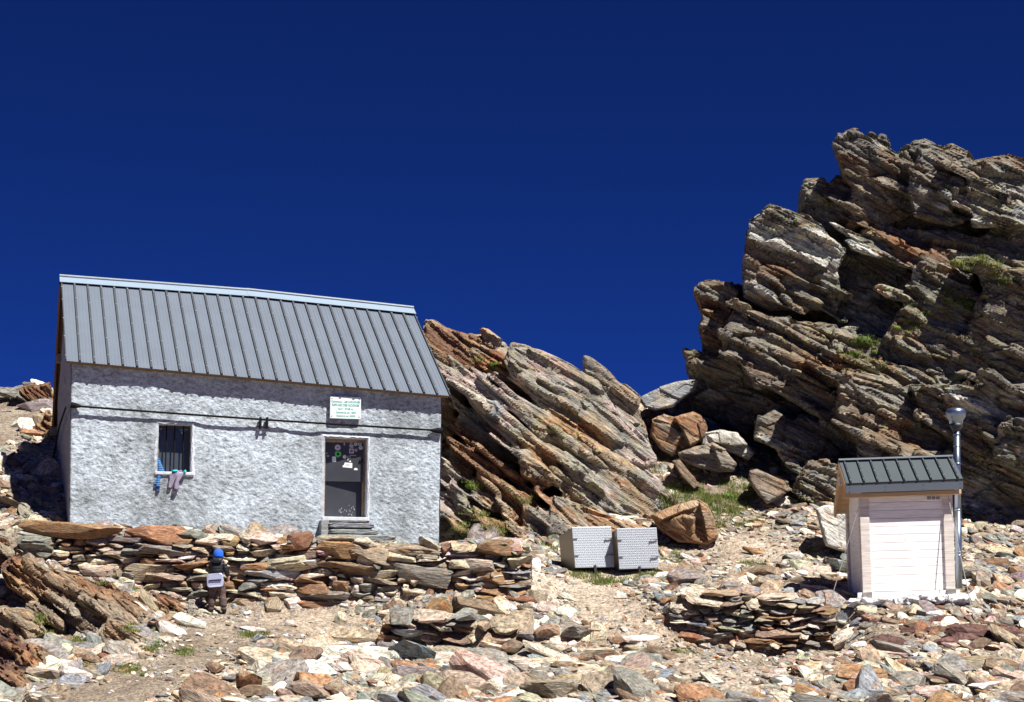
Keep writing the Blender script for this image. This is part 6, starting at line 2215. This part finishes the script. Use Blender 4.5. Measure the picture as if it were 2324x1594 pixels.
class Blades:
    def __init__(self):
        self.V, self.T = [], []

    def add(self, p, h, w, lean, col):
        a = RNG.uniform(0, 2 * math.pi)
        s = Vector((math.cos(a), math.sin(a), 0)) * w
        tipv = p + Vector((RNG.normal(0, lean), RNG.normal(0, lean), 1)).normalized() * h
        self.V += [(p - s)[:], (p + s)[:], tipv[:]]
        self.T += [col, col, col]

    def mesh(self, name, extra=None):
        V = np.array(self.V)
        T = np.array(self.T)
        F = np.arange(len(V)).reshape(-1, 3)
        if extra is not None:
            F = np.concatenate([F, extra[1] + len(V)])
            V = np.concatenate([V, extra[0]])
            T = np.concatenate([T, extra[2]])
        return npmesh(name, V, F, M_GRASS, False, T)


GREENS = [(0.111, 0.169, 0.029), (0.156, 0.202, 0.039), (0.195, 0.202, 0.058), (0.078, 0.117, 0.023), (0.221, 0.195, 0.085)]


def gcol(k=None):
    c = np.array(GREENS[int(RNG.integers(len(GREENS))) if k is None else k])
    return tuple(c * RNG.uniform(0.75, 1.3))


gb = Blades()
PATCH = [  # photo x, y, half width, half height, blades, height
    (1560, 1135, 60, 40, 2600, 0.10), (1640, 1150, 60, 26, 1800, 0.09), (1700, 1110, 70, 26, 1400, 0.09), (1600, 1190, 50, 16, 900, 0.09), (1530, 1085, 24, 22, 700, 0.09), (1690, 1185, 40, 14, 600, 0.08), (1790, 1140, 40, 20, 400, 0.08),
    (1330, 1305, 40, 7, 300, 0.07), (1400, 1318, 60, 8, 350, 0.05), (1500, 1312, 70, 9, 900, 0.08), (1590, 1318, 60, 12, 900, 0.07), (1650, 1310, 40, 10, 400, 0.06), (1365, 1323, 34, 5, 400, 0.08), (1525, 1260, 24, 30, 500, 0.07),
    (1060, 1225, 50, 18, 900, 0.07), (1090, 1170, 50, 14, 500, 0.06), (1050, 1200, 30, 14, 400, 0.07), (1130, 1190, 30, 16, 400, 0.06),
    (165, 1455, 60, 22, 2200, 0.06), (110, 1445, 26, 14, 700, 0.06), (200, 1475, 26, 14, 600, 0.05), (345, 1468, 20, 12, 500, 0.06), (420, 1482, 14, 9, 250, 0.06), (90, 1405, 12, 12, 300, 0.05), (180, 1510, 26, 9, 400, 0.05), (285, 1520, 30, 9, 400, 0.05), (300, 1425, 18, 10, 300, 0.06),
    (2100, 540, 60, 18, 800, 0.13), (2240, 605, 60, 24, 600, 0.12), (2040, 560, 30, 14, 250, 0.12), (1930, 650, 20, 14, 150, 0.1), (1980, 830, 40, 12, 250, 0.1), (2090, 700, 30, 20, 200, 0.1), (2280, 640, 40, 20, 250, 0.1), (1075, 1105, 24, 14, 250, 0.09), (1190, 1135, 24, 10, 250, 0.09), (1130, 1215, 30, 14, 300, 0.08), (1250, 1235, 20, 20, 250, 0.08), (1500, 1060, 20, 20, 250, 0.08), (2150, 700, 14, 40, 200, 0.09), (2200, 585, 80, 18, 900, 0.10), (2280, 560, 40, 14, 400, 0.10), (1965, 778, 34, 14, 500, 0.10), (1945, 805, 30, 8, 250, 0.09), (2190, 690, 20, 26, 350, 0.09), (2150, 665, 20, 14, 150, 0.08), (2060, 740, 30, 16, 200, 0.07), (1125, 835, 14, 10, 150, 0.08), (1085, 815, 20, 8, 150, 0.07),
    (330, 1336, 60, 6, 500, 0.05), (250, 1325, 40, 5, 300, 0.05), (575, 1440, 34, 7, 350, 0.05), (420, 1412, 18, 10, 250, 0.06), (1750, 1150, 20, 6, 150, 0.05), (1700, 1280, 30, 5, 250, 0.05), (1835, 1252, 12, 10, 200, 0.06), (1920, 1250, 12, 12, 200, 0.05), (1560, 1480, 20, 4, 120, 0.05)]
for (px_, py_, rx, ry, nbl, hh) in PATCH:
    nbl = int(nbl * 2.2)
    sub = max(8, nbl // 28)
    for _ in range(sub):
        a, r = RNG.uniform(0, 6.283), math.sqrt(RNG.uniform(0, 1))
        p, nrm = surf_hit(px_ + rx * r * math.cos(a), py_ + ry * r * math.sin(a))
        k = int(RNG.integers(len(GREENS)))
        for _ in range(int(nbl / sub)):
            q = p + Vector((RNG.normal(0, 0.06), RNG.normal(0, 0.06), 0))
            q.z = max(p.z - 0.05, min(p.z + 0.06, float(ground_z(q.x, q.y)[0]))) if abs(float(ground_z(q.x, q.y)[0]) - p.z) < 0.12 else p.z - 0.01
            gb.add(q, hh * RNG.uniform(0.35, 1.1), 0.007, 0.35, gcol(k if RNG.random() < 0.7 else None))
tag(link('grass', gb.mesh('grass')), 'short alpine grass growing in tufts between the stones', 'grass', kind='stuff')

V0, F0 = ICO[2]


def cushion(px_, py_, r, label, k=None, tall=0.6):
    p, nrm = surf_hit(px_, py_)
    R = r * p.y / FPX
    dome = V0 * np.array([R, R * 0.9, R * tall]) * (0.85 + 0.3 * fbm(V0 * 2.5 + px_, 3)[:, None])
    bl = Blades()
    base = np.array(GREENS[k if k is not None else int(RNG.integers(3))])
    for _ in range(260):
        i = int(RNG.integers(len(dome)))
        q = Vector(dome[i] + RNG.normal(0, R * 0.06, 3))
        d = Vector(V0[i] * np.array([1, 1, 1.2])) + Vector(RNG.normal(0, 0.35, 3))
        a = RNG.uniform(0, 6.28)
        s = Vector((math.cos(a), math.sin(a), 0.2)) * 0.009
        tipv = q + d.normalized() * R * RNG.uniform(0.12, 0.32)
        bl.V += [(q - s)[:], (q + s)[:], tipv[:]]
        bl.T += [tuple(base * RNG.uniform(0.7, 1.5))] * 3
    o = link('cushion_plant', bl.mesh('cushion_plant', (dome, F0, np.tile(base * 0.8, (len(dome), 1)))))
    o.location = p
    tag(o, label, 'plant')


for (px_, py_, r, label, k) in [
        (2098, 527, 11, 'round green cushion plant in the ledge below the top of the crag', 0), (2060, 548, 8, 'small green cushion left of the round one on the crag ledge', 0),
        (2118, 575, 9, 'green cushion right of centre on the upper crag ledge', 0), (2250, 552, 12, 'green cushion at the right edge of the upper crag ledge', 3),
        (2230, 580, 12, 'yellow-green cushion on the crag ledge near the right edge', 1), (2170, 598, 16, 'wide grassy cushion in the middle of the crag ledge', 2), (2200, 690, 18, 'dark green cushion in the crack on the right of the crag', 3),
        (1945, 640, 9, 'dry yellowish tuft in the gully of the crag', 4), (1960, 775, 20, 'largest green cushion halfway up the crag', 3), (1940, 803, 11, 'bright green cushion just below the largest one on the crag', 0), (1985, 800, 9, 'yellow-green tuft right below the largest cushion of the crag', 1),
        (2155, 680, 8, 'small bright cushion left of the dark crack of the crag', 1), (1905, 800, 8, 'tiny green tuft left of the largest cushion of the crag', 1), (2035, 745, 9, 'thin green tuft on the slanting ledge right of the largest crag cushion', 1),
        (1117, 828, 9, 'bright green cushion high on the slab outcrop', 0), (1168, 890, 8, 'round green cushion in the middle of the slab outcrop', 0), (1213, 918, 7, 'small green cushion in the dark crack of the slab outcrop', 0), (1068, 1105, 11, 'green cushion near the foot of the slab outcrop by the hut', 0),
        (1215, 1132, 16, 'flat green cushion at the foot of the big pale slab', 1), (1105, 1232, 12, 'green cushion beside the top end of the retaining wall', 0), (1225, 1237, 10, 'green cushion left of the metal chests', 0),
        (326, 1534, 9, 'ball shaped green cushion on the gravel at the bottom left', 0), (296, 1421, 11, 'yellow-green stonecrop on the left rock bank', 2), (352, 1431, 9, 'pale yellow-green stonecrop at the lower end of the left rock bank', 2),
        (520, 1527, 5, 'tiny green tuft beside the upright orange slab', 0), (1763, 1120, 8, 'green tuft on the slope left of the toilet hut', 0), (1800, 1075, 8, 'green tuft at the foot of the crag left of the toilet hut', 1), (1652, 1128, 14, 'mossy hummock on the grassy slope below the boulders', 0)]:
    cushion(px_, py_, r, label, k)
